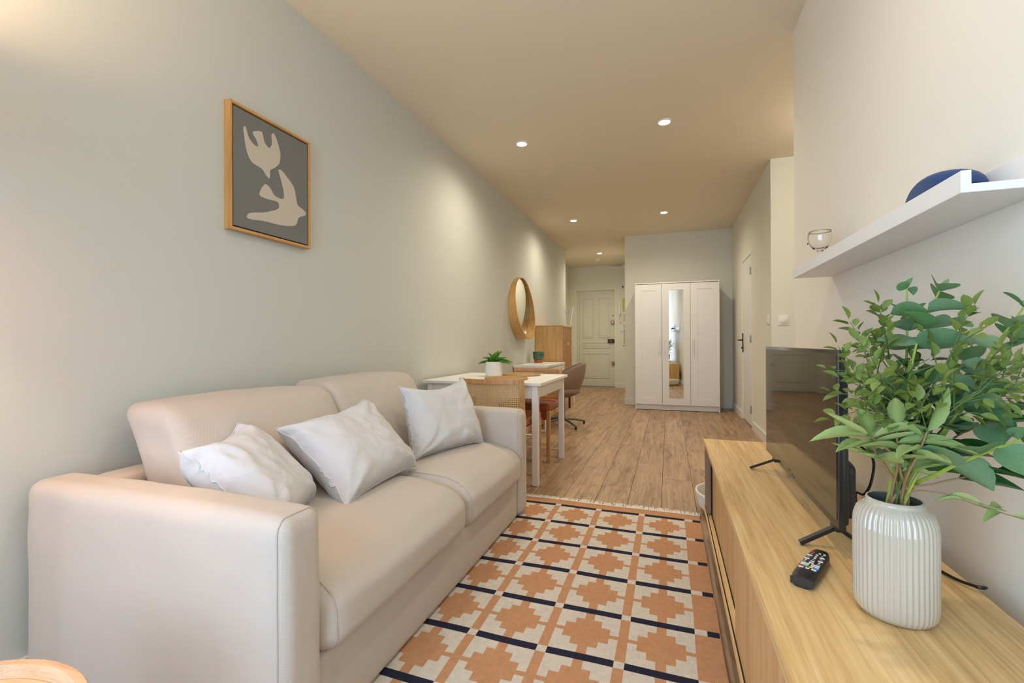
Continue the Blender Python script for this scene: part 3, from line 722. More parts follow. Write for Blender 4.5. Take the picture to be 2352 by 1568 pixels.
LEAF_N = [0]; EXTRA = []
def place_leaf(kind, parent, p, d, size, roll=0):
    d = Vector(d).normalized(); p = Vector(p)
    if p.x+d.x*size > XR-.025: d.x = min(d.x, (XR-.025-p.x)/size); d.normalize()   # leaves brush the wall, not cross it
    if p.x+d.x*size > XR-.015: size *= .6
    up = Vector((0, 0, 1))
    if abs(d.z) > .95: up = Vector((1, 0, 0))
    x = d.cross(up).normalized(); z = x.cross(d).normalized()
    m = Matrix((x, d, z)).transposed() @ Matrix.Rotation(roll, 3, 'Y')
    mw = Matrix.Translation(p) @ m.to_4x4() @ Matrix.Scale(size, 4)
    me = random.choice(LM[kind])
    if LEAF_N[0] >= 285: EXTRA.append((me, mw)); return
    LEAF_N[0] += 1
    o = bpy.data.objects.new('leaf', me); COL.objects.link(o); o.parent = parent
    o.matrix_local = Matrix.Translation(-wpos(parent)) @ mw
bq = thing('bouquet', 'mixed artificial eucalyptus and leafy green branches standing in the ribbed vase', 'plant', (VX, VY, UZ1+.04))
BASE = Vector((VX, VY, UZ1+.06))
random.seed(21)
def stem(tip_pts, r0, mat):
    j = Vector((random.uniform(-.016, .016), random.uniform(-.016, .016), 0))
    mouth = Vector((VX+.008, VY-.006, UZ1+VH+.002))+j
    pts = spline([BASE+j*1.2, mouth]+[Vector(p) for p in tip_pts], 7)
    return obj('stem', tube(pts, r0, r0*.45, 6), mat, bq, True), pts
def dirs(pts, i): return (pts[min(i+1, len(pts)-1)]-pts[max(i-1, 0)]).normalized()
def euc(tip_pts, n, size, r0=.0034, start=.35, taper=.45):
    s, pts = stem(tip_pts, r0, 'stem_g')
    for k in range(n):
        i = int((start+(1-start)*k/(n-1))*(len(pts)-1)); T = dirs(pts, i); a = k*PI/2+random.uniform(-.5, .5)
        u = T.orthogonal().normalized(); v = T.cross(u)
        sz = size*(1-taper*(k/(n-1))**1.5)*random.uniform(.8, 1.15)
        for sg in (0, PI):
            d = (u*math.cos(a+sg)+v*math.sin(a+sg))*.95+T*random.uniform(.1, .6)+Vector((0, 0, random.uniform(-.3, .2)))
            place_leaf('round', s, pts[i], d, sz, random.uniform(-.8, .8))
    place_leaf('round', s, pts[-1], dirs(pts, len(pts)-1)+Vector((.3, 0, 0)), size*.35)
def sprig(tip_pts, n_tw, size=.026, mat='stem_d', r0=.0022, start=.45, kind='small', per=9, tw=.085):
    s, pts = stem(tip_pts, r0, mat)
    for k in range(n_tw):
        i = int((start+(1-start)*k/max(1, n_tw-1))*(len(pts)-1)); T = dirs(pts, i)
        u = T.orthogonal().normalized(); v = T.cross(u); a = k*2.4+random.random()
        D = ((u*math.cos(a)+v*math.sin(a))*.75+T*.7).normalized()
        if k == n_tw-1: D = T
        ln = tw*random.uniform(.8, 1.25); e = pts[i]+D*ln
        if e.x > XR-.04: e.x = XR-.045
        mid = pts[i].lerp(e, .5)+Vector((0, 0, .010)); tp = spline([pts[i], mid, e], 4)
        obj('twig', tube(tp, .0011, .0006, 4), mat, s, True)
        for m in range(per):
            f = .25+.75*m/(per-1); q = tp[min(len(tp)-1, int(f*(len(tp)-1)))]
            b_ = m*PI+random.uniform(-.6, .6); uu = D.orthogonal().normalized(); vv = D.cross(uu)
            d = (uu*math.cos(b_)+vv*math.sin(b_))*.9+D*.7
            if m == per-1: d = D
            place_leaf(kind, s, q+d*.006, d, size*random.uniform(.75, 1.2), random.uniform(-.7, .7))
def longs(tip_pts, n, size, kind='long', mat='stem_b', start=.55, r0=.003, droop=-.1):
    s, pts = stem(tip_pts, r0, mat)
    for k in range(n):
        i = int((start+(1-start)*k/max(1, n-1))*(len(pts)-1)); T = dirs(pts, i); a = k*2.4+random.random()*.6
        d = Vector((math.cos(a), math.sin(a)*.8-.15, droop+random.uniform(-.1, .3)))+T*.25
        if k == n-1: d = T+Vector((0, 0, -.05))
        place_leaf(kind, s, pts[i], d, size*random.uniform(.85, 1.15), random.uniform(-.5, .5))
P = lambda px, py, y: at(px, py, Y=y)
# eucalyptus with large round leaves
euc([P(2075, 950, 1.06), P(2083, 800, 1.07), P(2083, 662, 1.08)], 7, .066, start=.55, taper=.55)
euc([P(2082, 950, 1.02), P(2105, 790, 1.02), P(2158, 668, 1.03)], 7, .074, start=.5, taper=.3)
euc([P(2150, 950, 1.07), P(2235, 830, 1.08), P(2205, 745, 1.10)], 5, .070, start=.55)
euc([P(2180, 980, 1.0), P(2270, 820, 1.0), P(2352, 705, 1.0)], 6, .066, start=.5)
euc([P(2160, 1085, .99), P(2260, 1040, .96), P(2345, 1010, .95)], 4, .072, .0045, .6)
euc([P(2060, 1000, 1.10), P(2030, 890, 1.12)], 5, .064, start=.55)
euc([P(2110, 1010, 1.10), P(2150, 860, 1.14)], 5, .068, start=.55)
euc([P(2160, 1000, 1.0), P(2240, 900, .98), P(2290, 850, .97)], 5, .062, start=.55)
# pale serrated leaves low at the front
longs([P(2040, 1080, 1.03), P(2010, 1035, 1.0), P(2000, 1005, .99)], 7, .080)
longs([P(2070, 1090, 1.02), P(2062, 1040, 1.0), P(2060, 985, .98)], 8, .076)
longs([P(2085, 1090, 1.0), P(2110, 1040, .97), P(2130, 990, .96)], 8, .076)
longs([P(2060, 1060, 1.0), P(2015, 1015, .98), P(1990, 1000, .97)], 3, .092, start=.88, droop=-.05)
longs([P(2150, 1110, 1.02), P(2220, 1095, 1.01), P(2300, 1075, 1.0)], 4, .080, 'dark', 'stem_b', .7)
longs([P(2130, 1060, 1.04), P(2200, 1000, 1.04), P(2290, 960, 1.04)], 7, .074, 'dark', 'stem_b', .5, droop=.1)
longs([P(2090, 1050, 1.08), P(2070, 970, 1.1), P(2050, 920, 1.12)], 6, .066, 'dark', 'stem_d', .5, droop=.2)
longs([P(2100, 1050, 1.08), P(2160, 960, 1.1), P(2210, 910, 1.12)], 6, .066, 'dark', 'stem_d', .5, droop=.2)
# trailing sprig running low to the right
longs([P(2150, 1130, 1.01), P(2260, 1165, 1.0), P(2350, 1192, .99)], 7, .046, 'long', 'stem_b', .6, .0018, -.05)
# fine twigs with small leaves
sprig([P(2065, 960, 1.03), P(2050, 860, 1.04), P(2035, 785, 1.04)], 6)
sprig([P(2050, 960, 1.04), P(2015, 880, 1.05), P(1995, 835, 1.05)], 7)
sprig([P(2045, 985, 1.02), P(2005, 940, 1.02), P(1985, 905, 1.02)], 6)
sprig([P(2110, 950, .98), P(2160, 860, .97), P(2190, 800, .97)], 6)
sprig([P(2150, 970, .97), P(2260, 890, .95), P(2330, 855, .94)], 7)
sprig([P(2150, 1000, 1.06), P(2250, 930, 1.07), P(2330, 890, 1.08)], 6)
sprig([P(2090, 1000, 1.0), P(2060, 930, .98), P(2030, 880, .97)], 6)
sprig([P(2120, 1010, .97), P(2190, 940, .95), P(2250, 900, .94)], 6)
if EXTRA:
    eb = bmesh.new(); w0 = wpos(bq)
    for me, mw in EXTRA:
        n0 = len(eb.verts); eb.from_mesh(me); eb.verts.ensure_lookup_table()
        mm = Matrix.Translation(-w0) @ mw
        for v in eb.verts[n0:]: v.co = mm @ v.co
    xo = obj('small_leaves', eb, 'leaf_small', bq, 'all', local=True); xo['kind'] = 'stuff'

# ------------------------------------------------------------------ picture ledge and what stands on it
LX0 = .522; LY0, LY1 = 1.085, 2.31; LZ = 1.298
sh = thing('picture_ledge', 'white wall ledge with raised front lip above the television', 'shelf', (XR, 1.7, LZ))
obj('shelf_board', box(LX0+.015, XR-.001, LY0, LY1, LZ, LZ+.016, .0008, 1), 'shelfwhite', sh)
obj('front_lip', box(LX0-.001, LX0+.015, LY0, LY1, LZ, LZ+.042, .0008, 1), 'shelfwhite', sh)
obj('back_board', box(XR-.015, XR-.001, LY0, LY1, LZ+.016, LZ+.085, .0008, 1), 'shelfwhite', sh)
nv = thing('felt_dome', 'navy blue felt half-dome object standing on the white ledge', 'ornament', (.595, 1.305, LZ+.016))
b = bmesh.new(); NV, NU = 14, 36; rows_ = []
for v in range(NV+1):
    t_ = math.sin((v/NV-.5)*PI); k_ = .80+.20*math.sqrt(max(0, 1-t_*t_))
    rows_.append([b.verts.new((.595+.044*t_, 1.305+.100*k_*math.copysign(abs(math.cos(PI*u/NU))**.9, math.cos(PI*u/NU)), LZ+.0165+.088*k_*abs(math.sin(PI*u/NU))**.85)) for u in range(NU+1)])
for v in range(NV):
    for u in range(NU): b.faces.new((rows_[v][u], rows_[v][u+1], rows_[v+1][u+1], rows_[v+1][u]))
    b.faces.new((rows_[v][0], rows_[v+1][0], rows_[v+1][NU], rows_[v][NU]))
b.faces.new(rows_[0]); b.faces.new(rows_[-1][::-1]); bmesh.ops.recalc_face_normals(b, faces=b.faces)
nb_ = obj('felt_body', b, 'navy', nv, True)
M['navyseam'] = plain('navy_seam', srgb(20, 38, 78), .8)
sp = [Vector((.552, 1.275-.128, LZ+.030)), Vector((.5515, 1.275-.117, LZ+.060)), Vector((.556, 1.275-.085, LZ+.083))]
obj('seam', tube(snap(spline([(.54, 1.19, LZ+.05), (.60, 1.19, LZ+.06), (.65, 1.20, LZ+.06)], 6), nb_), .0016, n=6), 'navyseam', nb_)
gl = thing('glass_goblet', 'clear stemmed glass goblet at the far end of the white ledge', 'glass', (.574, 2.125, LZ+.0165))
gp = [(0, .0), (.034, .0), (.036, .004), (.031, .014), (.021, .034), (.010, .052), (.0075, .062), (.012, .072), (.028, .084), (.040, .100), (.046, .118), (.047, .134), (.044, .152), (.0430, .157), (.0415, .157), (.0425, .150), (.0452, .134), (.044, .118), (.038, .102), (.026, .087), (0, .080)]
gp = [(r_*.9, z_*.92) for r_, z_ in gp]
obj('goblet_body', lathe(gp, (.574, 2.125, LZ+.0165), 40), 'glass', gl, 'all')
obj('maker_dot', cyl((.574-.037, 2.125+.022, LZ+.016+.103), .0035, .003, 'x', 10), 'black', gl)

# rope basket at the end of the sideboard
bk = thing('rope_basket', 'low white rope basket on the floor behind the sideboard end', 'basket', (.36, 2.945, 0))
for k in range(13):
    z = .006+k*.0105; r = .172+.038*(k/12)**.8
    ring = [(.36+r*math.cos(2*PI*j/40), 2.945+r*math.sin(2*PI*j/40), z) for j in range(41)]
    obj('rope_coil', tube(ring, .0064, n=6, cap=False), 'rope' if k > 3 else 'jute_dark', bk, True)
obj('basket_base', cyl((.36, 2.945, .005), .17, .008, 'z', 40), 'jute_dark', bk)

# ------------------------------------------------------------------ picture on the left wall
pxw = xl(1.65)
pic = thing('framed_print', 'oak-framed grey print of two beige cut-out bird shapes on the left wall', 'picture', (pxw, 1.66, 1.78))
FY0, FY1, FZ0, FZ1, FD = 1.455, 1.922, 1.518, 2.078, .036
for a in ((FY0, FY0+.012, FZ0, FZ1), (FY1-.012, FY1, FZ0, FZ1)): obj('frame_side', box(pxw, pxw+FD, a[0], a[1], a[2], a[3], .001, 1), 'framewood', pic)
M['framewood_h'] = wood('oak_picture_frame_h', srgb(176, 122, 62), srgb(206, 152, 86), srgb(220, 170, 106), 'y', .4, 2, 0, .03, 10)
for z in (FZ0, FZ1-.012): obj('frame_rail', box(pxw, pxw+FD, FY0+.012, FY1-.012, z, z+.012, .001, 1), 'framewood_h', pic)
obj('backing', box(pxw+.004, pxw+.012, FY0+.012, FY1-.012, FZ0+.012, FZ1-.012), 'shadowgap', pic)
CY0, CY1, CZ0, CZ1 = FY0+.019, FY1-.019, FZ0+.019, FZ1-.019
cv = obj('canvas', box(pxw+.010, pxw+FD-.004, CY0, CY1, CZ0, CZ1, .001, 1), 'canvas', pic)
# shapes read off the print: pixel of the zoomed crop -> position on the canvas
zx = lambda q: (500+q[0]*.24231, 200+q[1]*.24231)
def shape(pts):
    b = bmesh.new(); vs0 = []
    for q in spline([(x, y, 0) for x, y in pts+[pts[0]]], 3)[:-1]:
        p = at(*zx((q.x, q.y)), X=pxw+FD-.0035); vs0.append(b.verts.new((pxw+FD-.0038, min(CY1, max(CY0, p.y)), min(CZ1, max(CZ0, p.z)))))
    f = b.faces.new(vs0); g_ = bmesh.ops.extrude_face_region(b, geom=[f]); bmesh.ops.translate(b, vec=(.0006, 0, 0), verts=[v for v in g_['geom'] if isinstance(v, bmesh.types.BMVert)])
    bmesh.ops.triangulate(b, faces=b.faces[:]); bmesh.ops.recalc_face_normals(b, faces=b.faces)
    obj('printed_bird', b, 'print', cv)
shape([(262, 367), (243, 385), (252, 470), (265, 560), (290, 650), (330, 715), (380, 748), (425, 780), (455, 830), (487, 866), (497, 840), (499, 788), (545, 762), (585, 720), (594, 630), (575, 550), (553, 480), (529, 436), (509, 460), (515, 530), (492, 577), (462, 550), (440, 510), (425, 440), (405, 417), (345, 418), (334, 440), (362, 490), (385, 562), (345, 545), (297, 480), (280, 425)])
shape([(573, 783), (600, 785), (640, 830), (720, 945), (745, 1060), (760, 1120), (820, 1170), (833, 1212), (765, 1240), (735, 1312), (600, 1308), (440, 1270), (285, 1243), (305, 1192), (430, 1188), (500, 1175), (570, 1155), (581, 1115), (560, 1085), (470, 1060), (403, 1030), (402, 985), (450, 919), (500, 960), (540, 1028), (615, 1060), (628, 1010), (605, 900)])

# ------------------------------------------------------------------ dining corner
TZ = .735
tb = thing('dining_table', 'small white dining table standing against the left wall', 'table', (-1.33, 3.53, 0))
tx0, tx1, ty0, ty1 = -1.79, -.852, 3.075, 3.99
obj('table_top', box(tx0, tx1, ty0, ty1, TZ-.022, TZ, .003, 2), 'whitewood', tb)
for xx in (tx0+.03, tx1-.072):
    for yy in (ty0+.025, ty1-.07): obj('leg', box(xx, xx+.045, yy, yy+.045, 0, TZ-.022, .003, 1), 'whitewood', tb)
for yy in (ty0+.035, ty1-.055): obj('apron', box(tx0+.075, tx1-.075, yy, yy+.018, TZ-.115, TZ-.022), 'whitewood', tb)
for xx in (tx0+.04, tx1-.058): obj('apron', box(xx, xx+.018, ty0+.07, ty1-.07, TZ-.115, TZ-.022), 'whitewood', tb)

def cane_sheet(wd, z0, z1, curve, cell=.0125):
    """perforated woven cane: octagonal hole in every cell"""
    b = bmesh.new(); nx = int(wd/cell); nz = int((z1-z0)/cell); cx = wd/nx; cz = (z1-z0)/nz; cache = {}
    def vert(x, z):
        k_ = (round(x, 5), round(z, 5))
        if k_ not in cache: cache[k_] = b.verts.new((x, curve(x, z), z))
        return cache[k_]
    for i in range(nx):
        for j in range(nz):
            x0, zz = -wd/2+i*cx, z0+j*cz; mx, mz = x0+cx/2, zz+cz/2; r = .29*cx
            oct_ = [vert(mx+r*math.cos(PI/4*k_+PI/8), mz+r*math.sin(PI/4*k_+PI/8)) for k_ in range(8)]
            ed = [vert(x0+cx, zz+cz/2), vert(x0+cx, zz+cz), vert(mx, zz+cz), vert(x0, zz+cz), vert(x0, mz), vert(x0, zz), vert(mx, zz), vert(x0+cx, zz)]
            for k_ in range(8):
                b.faces.new((oct_[k_-1], ed[k_], ed[(k_+1) % 8], oct_[k_]))
    bmesh.ops.recalc_face_normals(b, faces=b.faces); return b
def make_chair(label, loc, rz):
    t_ = thing('cane_chair', label, 'chair', loc, rz, 'cane-backed dining chairs')
    H = .235; cur = lambda x, z=0: -.235-.045*(1-(x/H)**2)-.06*(z-.62)
    for s in (-1, 1):
        pts = [(s*(H-.014), -.255, 0), (s*(H-.014), -.215, .30), (s*(H-.014), -.205, .44), (s*(H-.014), -.225, .62), (s*(H-.014), -.245, .772)]
        b = bmesh.new(); rings = []
        for x, y, z in pts: rings.append([b.verts.new((x+dx*.0145, y+dy*.02, z)) for dx, dy in ((-1, -1), (1, -1), (1, 1), (-1, 1))])
        for i in range(len(rings)-1):
            for j in range(4): b.faces.new((rings[i][j], rings[i][(j+1) % 4], rings[i+1][(j+1) % 4], rings[i+1][j]))
        b.faces.new(rings[0][::-1]); b.faces.new(rings[-1])
        bmesh.ops.bevel(b, geom=b.edges[:], offset=.004, segments=2, affect='EDGES'); bmesh.ops.recalc_face_normals(b, faces=b.faces)
        obj('rear_leg', b, 'chairwood', t_, True, local=True)
        obj('front_leg', box(s*(H-.016)-.016, s*(H-.016)+.016, .185, .222, 0, .44, .004, 2), 'chairwood', t_, local=True)
        obj('side_rail', box(s*(H-.014)-.011, s*(H-.014)+.011, -.19, .19, .385, .43, .003, 1), 'chairwood', t_, local=True)
    obj('front_rail', box(-H+.03, H-.03, .19, .212, .385, .43, .003, 1), 'chairwood', t_, local=True)
    obj('rear_rail', box(-H+.03, H-.03, -.215, -.195, .385, .43, .003, 1), 'chairwood', t_, local=True)
    def rail(z0, z1, nm):
        b = bmesh.new(); n = 16; rr = []
        for i in range(n+1):
            x = -(H-.026)+2*(H-.026)*i/n; y = cur(x, (z0+z1)/2)
            rr.append([b.verts.new((x, y+dy, z)) for dy, z in ((-.013, z0), (.013, z0), (.013, z1), (-.013, z1))])
        for i in range(n):
            for j in range(4): b.faces.new((rr[i][j], rr[i][(j+1) % 4], rr[i+1][(j+1) % 4], rr[i+1][j]))
        b.faces.new(rr[0][::-1]); b.faces.new(rr[-1]); bmesh.ops.recalc_face_normals(b, faces=b.faces)
        bmesh.ops.bevel(b, geom=[e for e in b.edges if e.calc_face_angle(0) > .5], offset=.004, segments=2, affect='EDGES')
        obj(nm, b, 'chairwood', t_, True, local=True)
    rail(.735, .768, 'top_rail'); rail(.478, .505, 'lower_rail')
    cn = obj('cane_panel', cane_sheet(2*(H-.027), .503, .737, cur), 'cane', t_, local=True); cn['kind'] = 'stuff'
    obj('seat_pad', puff(-H+.002, H-.002, -.185, .228, .43, .492, .022, (.004, .004, .014), 14, .002), 'leather', t_, 'all', local=True)
    obj('seat_drop', box(-H+.028, H-.028, .175, .214, .36, .44, .006, 2), 'leather', t_, local=True)
    return t_
make_chair('cane-backed wooden chair between the sofa arm and the white table', (-1.170, 3.185, 0), 0)
make_chair('cane-backed wooden chair on the far side of the white table', (-1.19, 3.96, 0), PI)

def placemat(x, y, r, label):
    t_ = thing('placemat', label, 'placemat', (x, y, TZ), 0, 'woven round placemats')
    b = None
    pts = []; turns = 12; n = turns*36
    for i in range(n+1):
        f = i/n; rr = .008+(r-.008)*f; a = 2*PI*turns*f; wob = 1+.012*math.sin(a*9.3)
        pts.append((x+rr*wob*math.cos(a), y+rr*wob*math.sin(a), TZ+.0088+.0012*math.sin(a*13)))
    obj('woven_coil', tube(pts, .0072, n=5), 'jute', t_, True)
placemat(-1.20, 3.345, .172, 'round jute placemat on the near side of the white table')
placemat(-1.22, 3.775, .172, 'round jute placemat on the far side of the white table')
# potted plant on the table
PX, PY = -1.405, 3.60
pp = thing('potted_plant', 'small green leafy plant in a white cylindrical pot on the table', 'plant', (PX, PY, TZ))
obj('pot', lathe([(.0, 0), (.066, 0), (.072, .006), (.073, .015), (.073, .122), (.0715, .125), (.068, .124), (.067, .115), (.067, .10), (0, .10)], (PX, PY, TZ), 48), 'pot', pp, True)
obj('soil', cyl((PX, PY, TZ+.105), .066, .008, 'z', 24), 'soil', pp)
hoya = leaf_mesh('leaf_houseplant', 'leaf_hoya', lambda s: .20*max(0, math.sin(PI*min(1, s**.8)))**.8, 8, 4, .5, .25)
random.seed(3)
for i in range(14):
    a = i*2.4; el = (.25, .6, 1.1, 1.35)[i % 4]+random.uniform(-.1, .1); L_ = (.13, .12, .11, .115)[i % 4]*random.uniform(.85, 1.15)
    d = Vector((math.cos(a)*math.cos(el), math.sin(a)*math.cos(el), math.sin(el)))
    o = bpy.data.objects.new('leaf', hoya); COL.objects.link(o); o.parent = pp
    x = d.cross(Vector((0, 0, 1))).normalized(); z = x.cross(d)
    o.matrix_local = Matrix.Translation(Vector((.018*math.cos(a), .018*math.sin(a), .108))) @ Matrix((x, d, z)).transposed().to_4x4() @ Matrix.Scale(L_, 4)

# ------------------------------------------------------------------ desk corner
dk = thing('desk', 'white desk with drawers under the round mirror', 'desk', (-1.61, 5.83, 0))
dx0, dx1, dy0, dy1, dz = -1.832, -1.385, 5.34, 6.31, .74
obj('desk_top', box(dx0, dx1, dy0, dy1, dz-.03, dz, .002, 1), 'whitewood', dk)
obj('carcass', box(dx0+.01, dx1-.02, dy0+.01, dy1-.01, dz-.14, dz-.03), 'whitewood', dk)
for a, c in ((dy0+.015, dy0+.475), (dy0+.485, dy1-.015)):
    d_ = obj('drawer_front', box(dx1-.02, dx1-.004, a, c, dz-.135, dz-.036, .002, 1), 'white', dk)
    obj('drawer_knob', cyl((dx1+.004, (a+c)/2, dz-.085), .009, .018, 'x', 12), 'white', d_)
obj('side_drawer_panel', box(dx0+.05, dx1-.05, dy0+.004, dy0+.012, dz-.12, dz-.045, .001, 1), 'white', dk)
for xx in (dx0+.012, dx1-.047):
    for yy in (dy0+.012, dy1-.047): obj('leg', box(xx, xx+.035, yy, yy+.035, 0, dz-.14, .003, 1), 'whitewood', dk)
sl = [(-1.325, 4.99, .46), (-1.325, 4.99, .06), (-1.345, 4.99, .02), (-1.45, 4.99, .012), (-1.66, 4.99, .012), (-1.73, 4.99, .02), (-1.75, 4.99, .06), (-1.75, 4.99, .46)]
st = thing('metal_frame_stool', 'cream tubular metal stool half hidden beneath the white table', 'stool', (-1.53, 4.87, 0))
obj('leg_frame', tube(spline(sl, 4), .009, n=8), 'pot', st, True)
obj('leg_frame', tube(spline([(x, 4.76, z) for x, y, z in sl], 4), .009, n=8), 'pot', st, True)
obj('stool_seat', puff(-1.735, -1.315, 4.73, 5.01, .45, .50, .02, (0, 0, .01), 10, 0), 'grey_seat', st, 'all')
gpx, gpy = -1.70, 6.05
gpt = thing('planter', 'green glazed planter with bare terracotta foot on the desk', 'pot', (gpx, gpy, dz))
obj('glazed_body', lathe([(.060, .038), (.072, .055), (.079, .10), (.082, .150), (.080, .153), (.076, .150), (.072, .10), (.05, .06), (0, .06)], (gpx, gpy, dz), 40), 'green_pot', gpt, True)
obj('terracotta_foot', lathe([(.0, 0), (.054, 0), (.056, .012), (.060, .016), (.063, .038), (.0, .040)], (gpx, gpy, dz), 40), 'terracotta', gpt, True)
# round mirror with a deep bentwood rim
MY, MZ, MR = 5.60, 1.462, .398; mw = xl(5.6)
mr = thing('round_mirror', 'round wall mirror in a deep ash rim above the desk', 'mirror', (mw, MY, MZ))
def rimf(u, v):
    a = 2*PI*u; dep = .060+.055*(1-math.sin(a))/2*1.0
    rad = MR+(.014 if v in (.5, .75) else 0)
    return None
b = bmesh.new(); n = 72; rr = []
for i in range(n):
    a = 2*PI*i/n; dep = .055+.10*((1-math.sin(a))/2)**1.3; ca, sa = math.cos(a), math.sin(a)
    rr.append([b.verts.new((mw+d_, MY+r_*ca, MZ+r_*sa)) for r_, d_ in ((MR-.012, .004), (MR, .004), (MR, dep), (MR-.012, dep))])
for i in range(n):
    for j in range(4): b.faces.new((rr[i][j], rr[(i+1) % n][j], rr[(i+1) % n][(j+1) % 4], rr[i][(j+1) % 4]))
bmesh.ops.recalc_face_normals(b, faces=b.faces)
obj('bent_rim', b, 'mirrorwood', mr, True)
obj('mirror_glass', cyl((mw+.028, MY, MZ), MR-.013, .006, 'x', 64), 'mirror_dim', mr, True)
obj('back_disc', cyl((mw+.013, MY, MZ), MR-.013, .018, 'x', 64), 'shadowgap', mr)

# oak cabinet
cb = thing('oak_cabinet', 'tall oak cabinet on reddish legs behind the white desk', 'cabinet', (-1.64, 6.71, 0))
cx0, cx1, cy0, cy1, cz0, cz1 = -1.838, -1.437, 6.36, 7.05, .30, 1.265
obj('side_panel', box(cx0, cx1, cy0, cy0+.022, cz0, cz1-.022, .001, 1), 'cab', cb)
obj('side_panel', box(cx0, cx1, cy1-.022, cy1, cz0, cz1-.022, .001, 1), 'cab', cb)
M['cab_h'] = wood('oak_cabinet_top', srgb(176, 128, 74), srgb(206, 160, 102), srgb(220, 178, 122), 'y', .4, 1.2, 0, .04, 14)
obj('top_panel', box(cx0, cx1, cy0, cy1, cz1-.022, cz1, .001, 1), 'cab_h', cb)
obj('bottom_panel', box(cx0, cx1, cy0+.022, cy1-.022, cz0, cz0+.022), 'cab_h', cb)
obj('back_panel', box(cx0, cx0+.01, cy0+.022, cy1-.022, cz0+.022, cz1-.022), 'cab', cb)
dd = obj('door', box(cx1-.024, cx1-.006, cy0+.024, (cy0+cy1)/2-.0015, cz0+.024, cz1-.024, .001, 1), 'cabdoor', cb)
obj('door', box(cx1-.024, cx1-.006, (cy0+cy1)/2+.0015, cy1-.024, cz0+.024, cz1-.024, .001, 1), 'cabdoor', cb)
obj('key', tube([(cx1+.012+.012*math.cos(a), (cy0+cy1)/2+.01, 1.0+.016*math.sin(a)) for a in [2*PI*i/12 for i in range(13)]], .003, n=6), 'pot', dd, True)
obj('key_shaft', cyl((cx1-.002, (cy0+cy1)/2+.01, 1.0), .003, .014, 'x', 8), 'pot', dd)
for xx in (cx0+.02, cx1-.05):
    for yy in (cy0+.02, cy1-.05): obj('leg', box(xx, xx+.03, yy, yy+.03, 0, cz0, .003, 1), 'redwood', cb)
for yy in (cy0+.025, cy1-.045): obj('leg_rail', box(cx0+.05, cx1-.05, yy, yy+.02, .17, .20), 'redwood', cb)

# swivel chair
oc = thing('swivel_chair', 'taupe upholstered tub chair on a metal star base at the desk', 'chair', (-1.235, 5.50, 0), R(12))
def shell(u, v):
    a = (u*2-1)*R(118); k_ = abs(u*2-1)
    zt = .775-.22*k_**2.4; zb = .385+.03*k_; s = v; z = zb+(zt-zb)*s
    r = .165+.085*math.sin(min(1, s*1.25)*PI/2)+.02*s
    return Vector((r*1.05*math.cos(a)-.0, r*math.sin(a)*1.02, z))
b = grid(shell, 34, 12); thicken(b, .035)
so_ = obj('tub_shell', b, 'shell', oc, 'all', local=True); md = so_.modifiers.new('s', 'SUBSURF'); md.levels = md.render_levels = 1
obj('seat_pad', lathe([(0, .37), (.15, .375), (.20, .40), (.212, .43), (.20, .462), (.12, .475), (0, .478)], (0, 0, 0), 36, sx=1.0), 'shell', oc, 'all', local=True)
obj('seat_under', lathe([(0, .345), (.09, .35), (.15, .375), (0, .378)], (0, 0, 0), 30), 'shell', oc, True, local=True)
obj('gas_column', cyl((0, 0, .21), .024, .29, 'z', 20), 'greymetal', oc, True, local=True)
for k in range(4):
    a = R(30)+k*PI/2
    b = tube([(0, 0, .085), (.16*math.cos(a), .16*math.sin(a), .066), (.305*math.cos(a), .305*math.sin(a), .034)], .017, .012, 10)
    l_ = obj('star_leg', b, 'greymetal', oc, True, local=True)
    obj('glide', cyl((.298*math.cos(a), .298*math.sin(a), .0125), .014, .025, 'z', 12), 'black', l_, local=True)

# coat stand
cs = thing('coat_stand', 'thin white coat stand with short pegs behind the oak cabinet', 'coat stand', (-1.66, 7.75, 0))
poles = [((-1.50, 7.62, 0), (-1.585, 7.80, 1.64)), ((-1.60, 7.95, 0), (-1.742, 7.78, 1.60)), ((-1.78, 7.72, 0), (-1.66, 7.72, 1.60))]
poles = [((-1.80, 7.65, 0), (-1.575, 7.85, 1.635)), ((-1.52, 7.62, 0), (-1.712, 7.72, 1.62)), ((-1.60, 7.98, 0), (-1.74, 7.86, 1.60))]
for a, c in poles:
    p = obj('pole', tube([a, c], .011, .010, 10), 'white', cs, True); A_, C_ = Vector(a), Vector(c)
    for f in (.80, .965):
        q = A_.lerp(C_, f); obj('peg', tube([q, q+Vector((.055, -.02, .022))], .006, .006, 8), 'white', p, True)

# ------------------------------------------------------------------ wardrobe
WX0, WX1, WY0, WY1, WZ = -.487, .690, 7.125, 7.625, 1.905
wd = thing('wardrobe', 'white three-door wardrobe with a mirrored middle door', 'wardrobe', ((WX0+WX1)/2, (WY0+WY1)/2, 0))
obj('side_panel', box(WX0, WX0+.016, WY0+.018, WY1, 0, WZ-.016), 'whitewood', wd); obj('side_panel', box(WX1-.016, WX1, WY0+.018, WY1, 0, WZ-.016), 'whitewood', wd)
obj('top_panel', box(WX0, WX1, WY0-.004, WY1, WZ-.016, WZ, .001, 1), 'whitewood', wd)
obj('plinth', box(WX0+.016, WX1-.016, WY0+.04, WY0+.055, .006, .085), 'whitewood', wd)
obj('back_panel', box(WX0+.016, WX1-.016, WY1-.01, WY1-.004, .05, WZ-.016), 'whitewood', wd)
obj('bottom_panel', box(WX0+.016, WX1-.016, WY0+.02, WY1-.01, .085, .1), 'whitewood', wd)
ds = [WX0+.002, -.0975, .2975, WX1-.002]
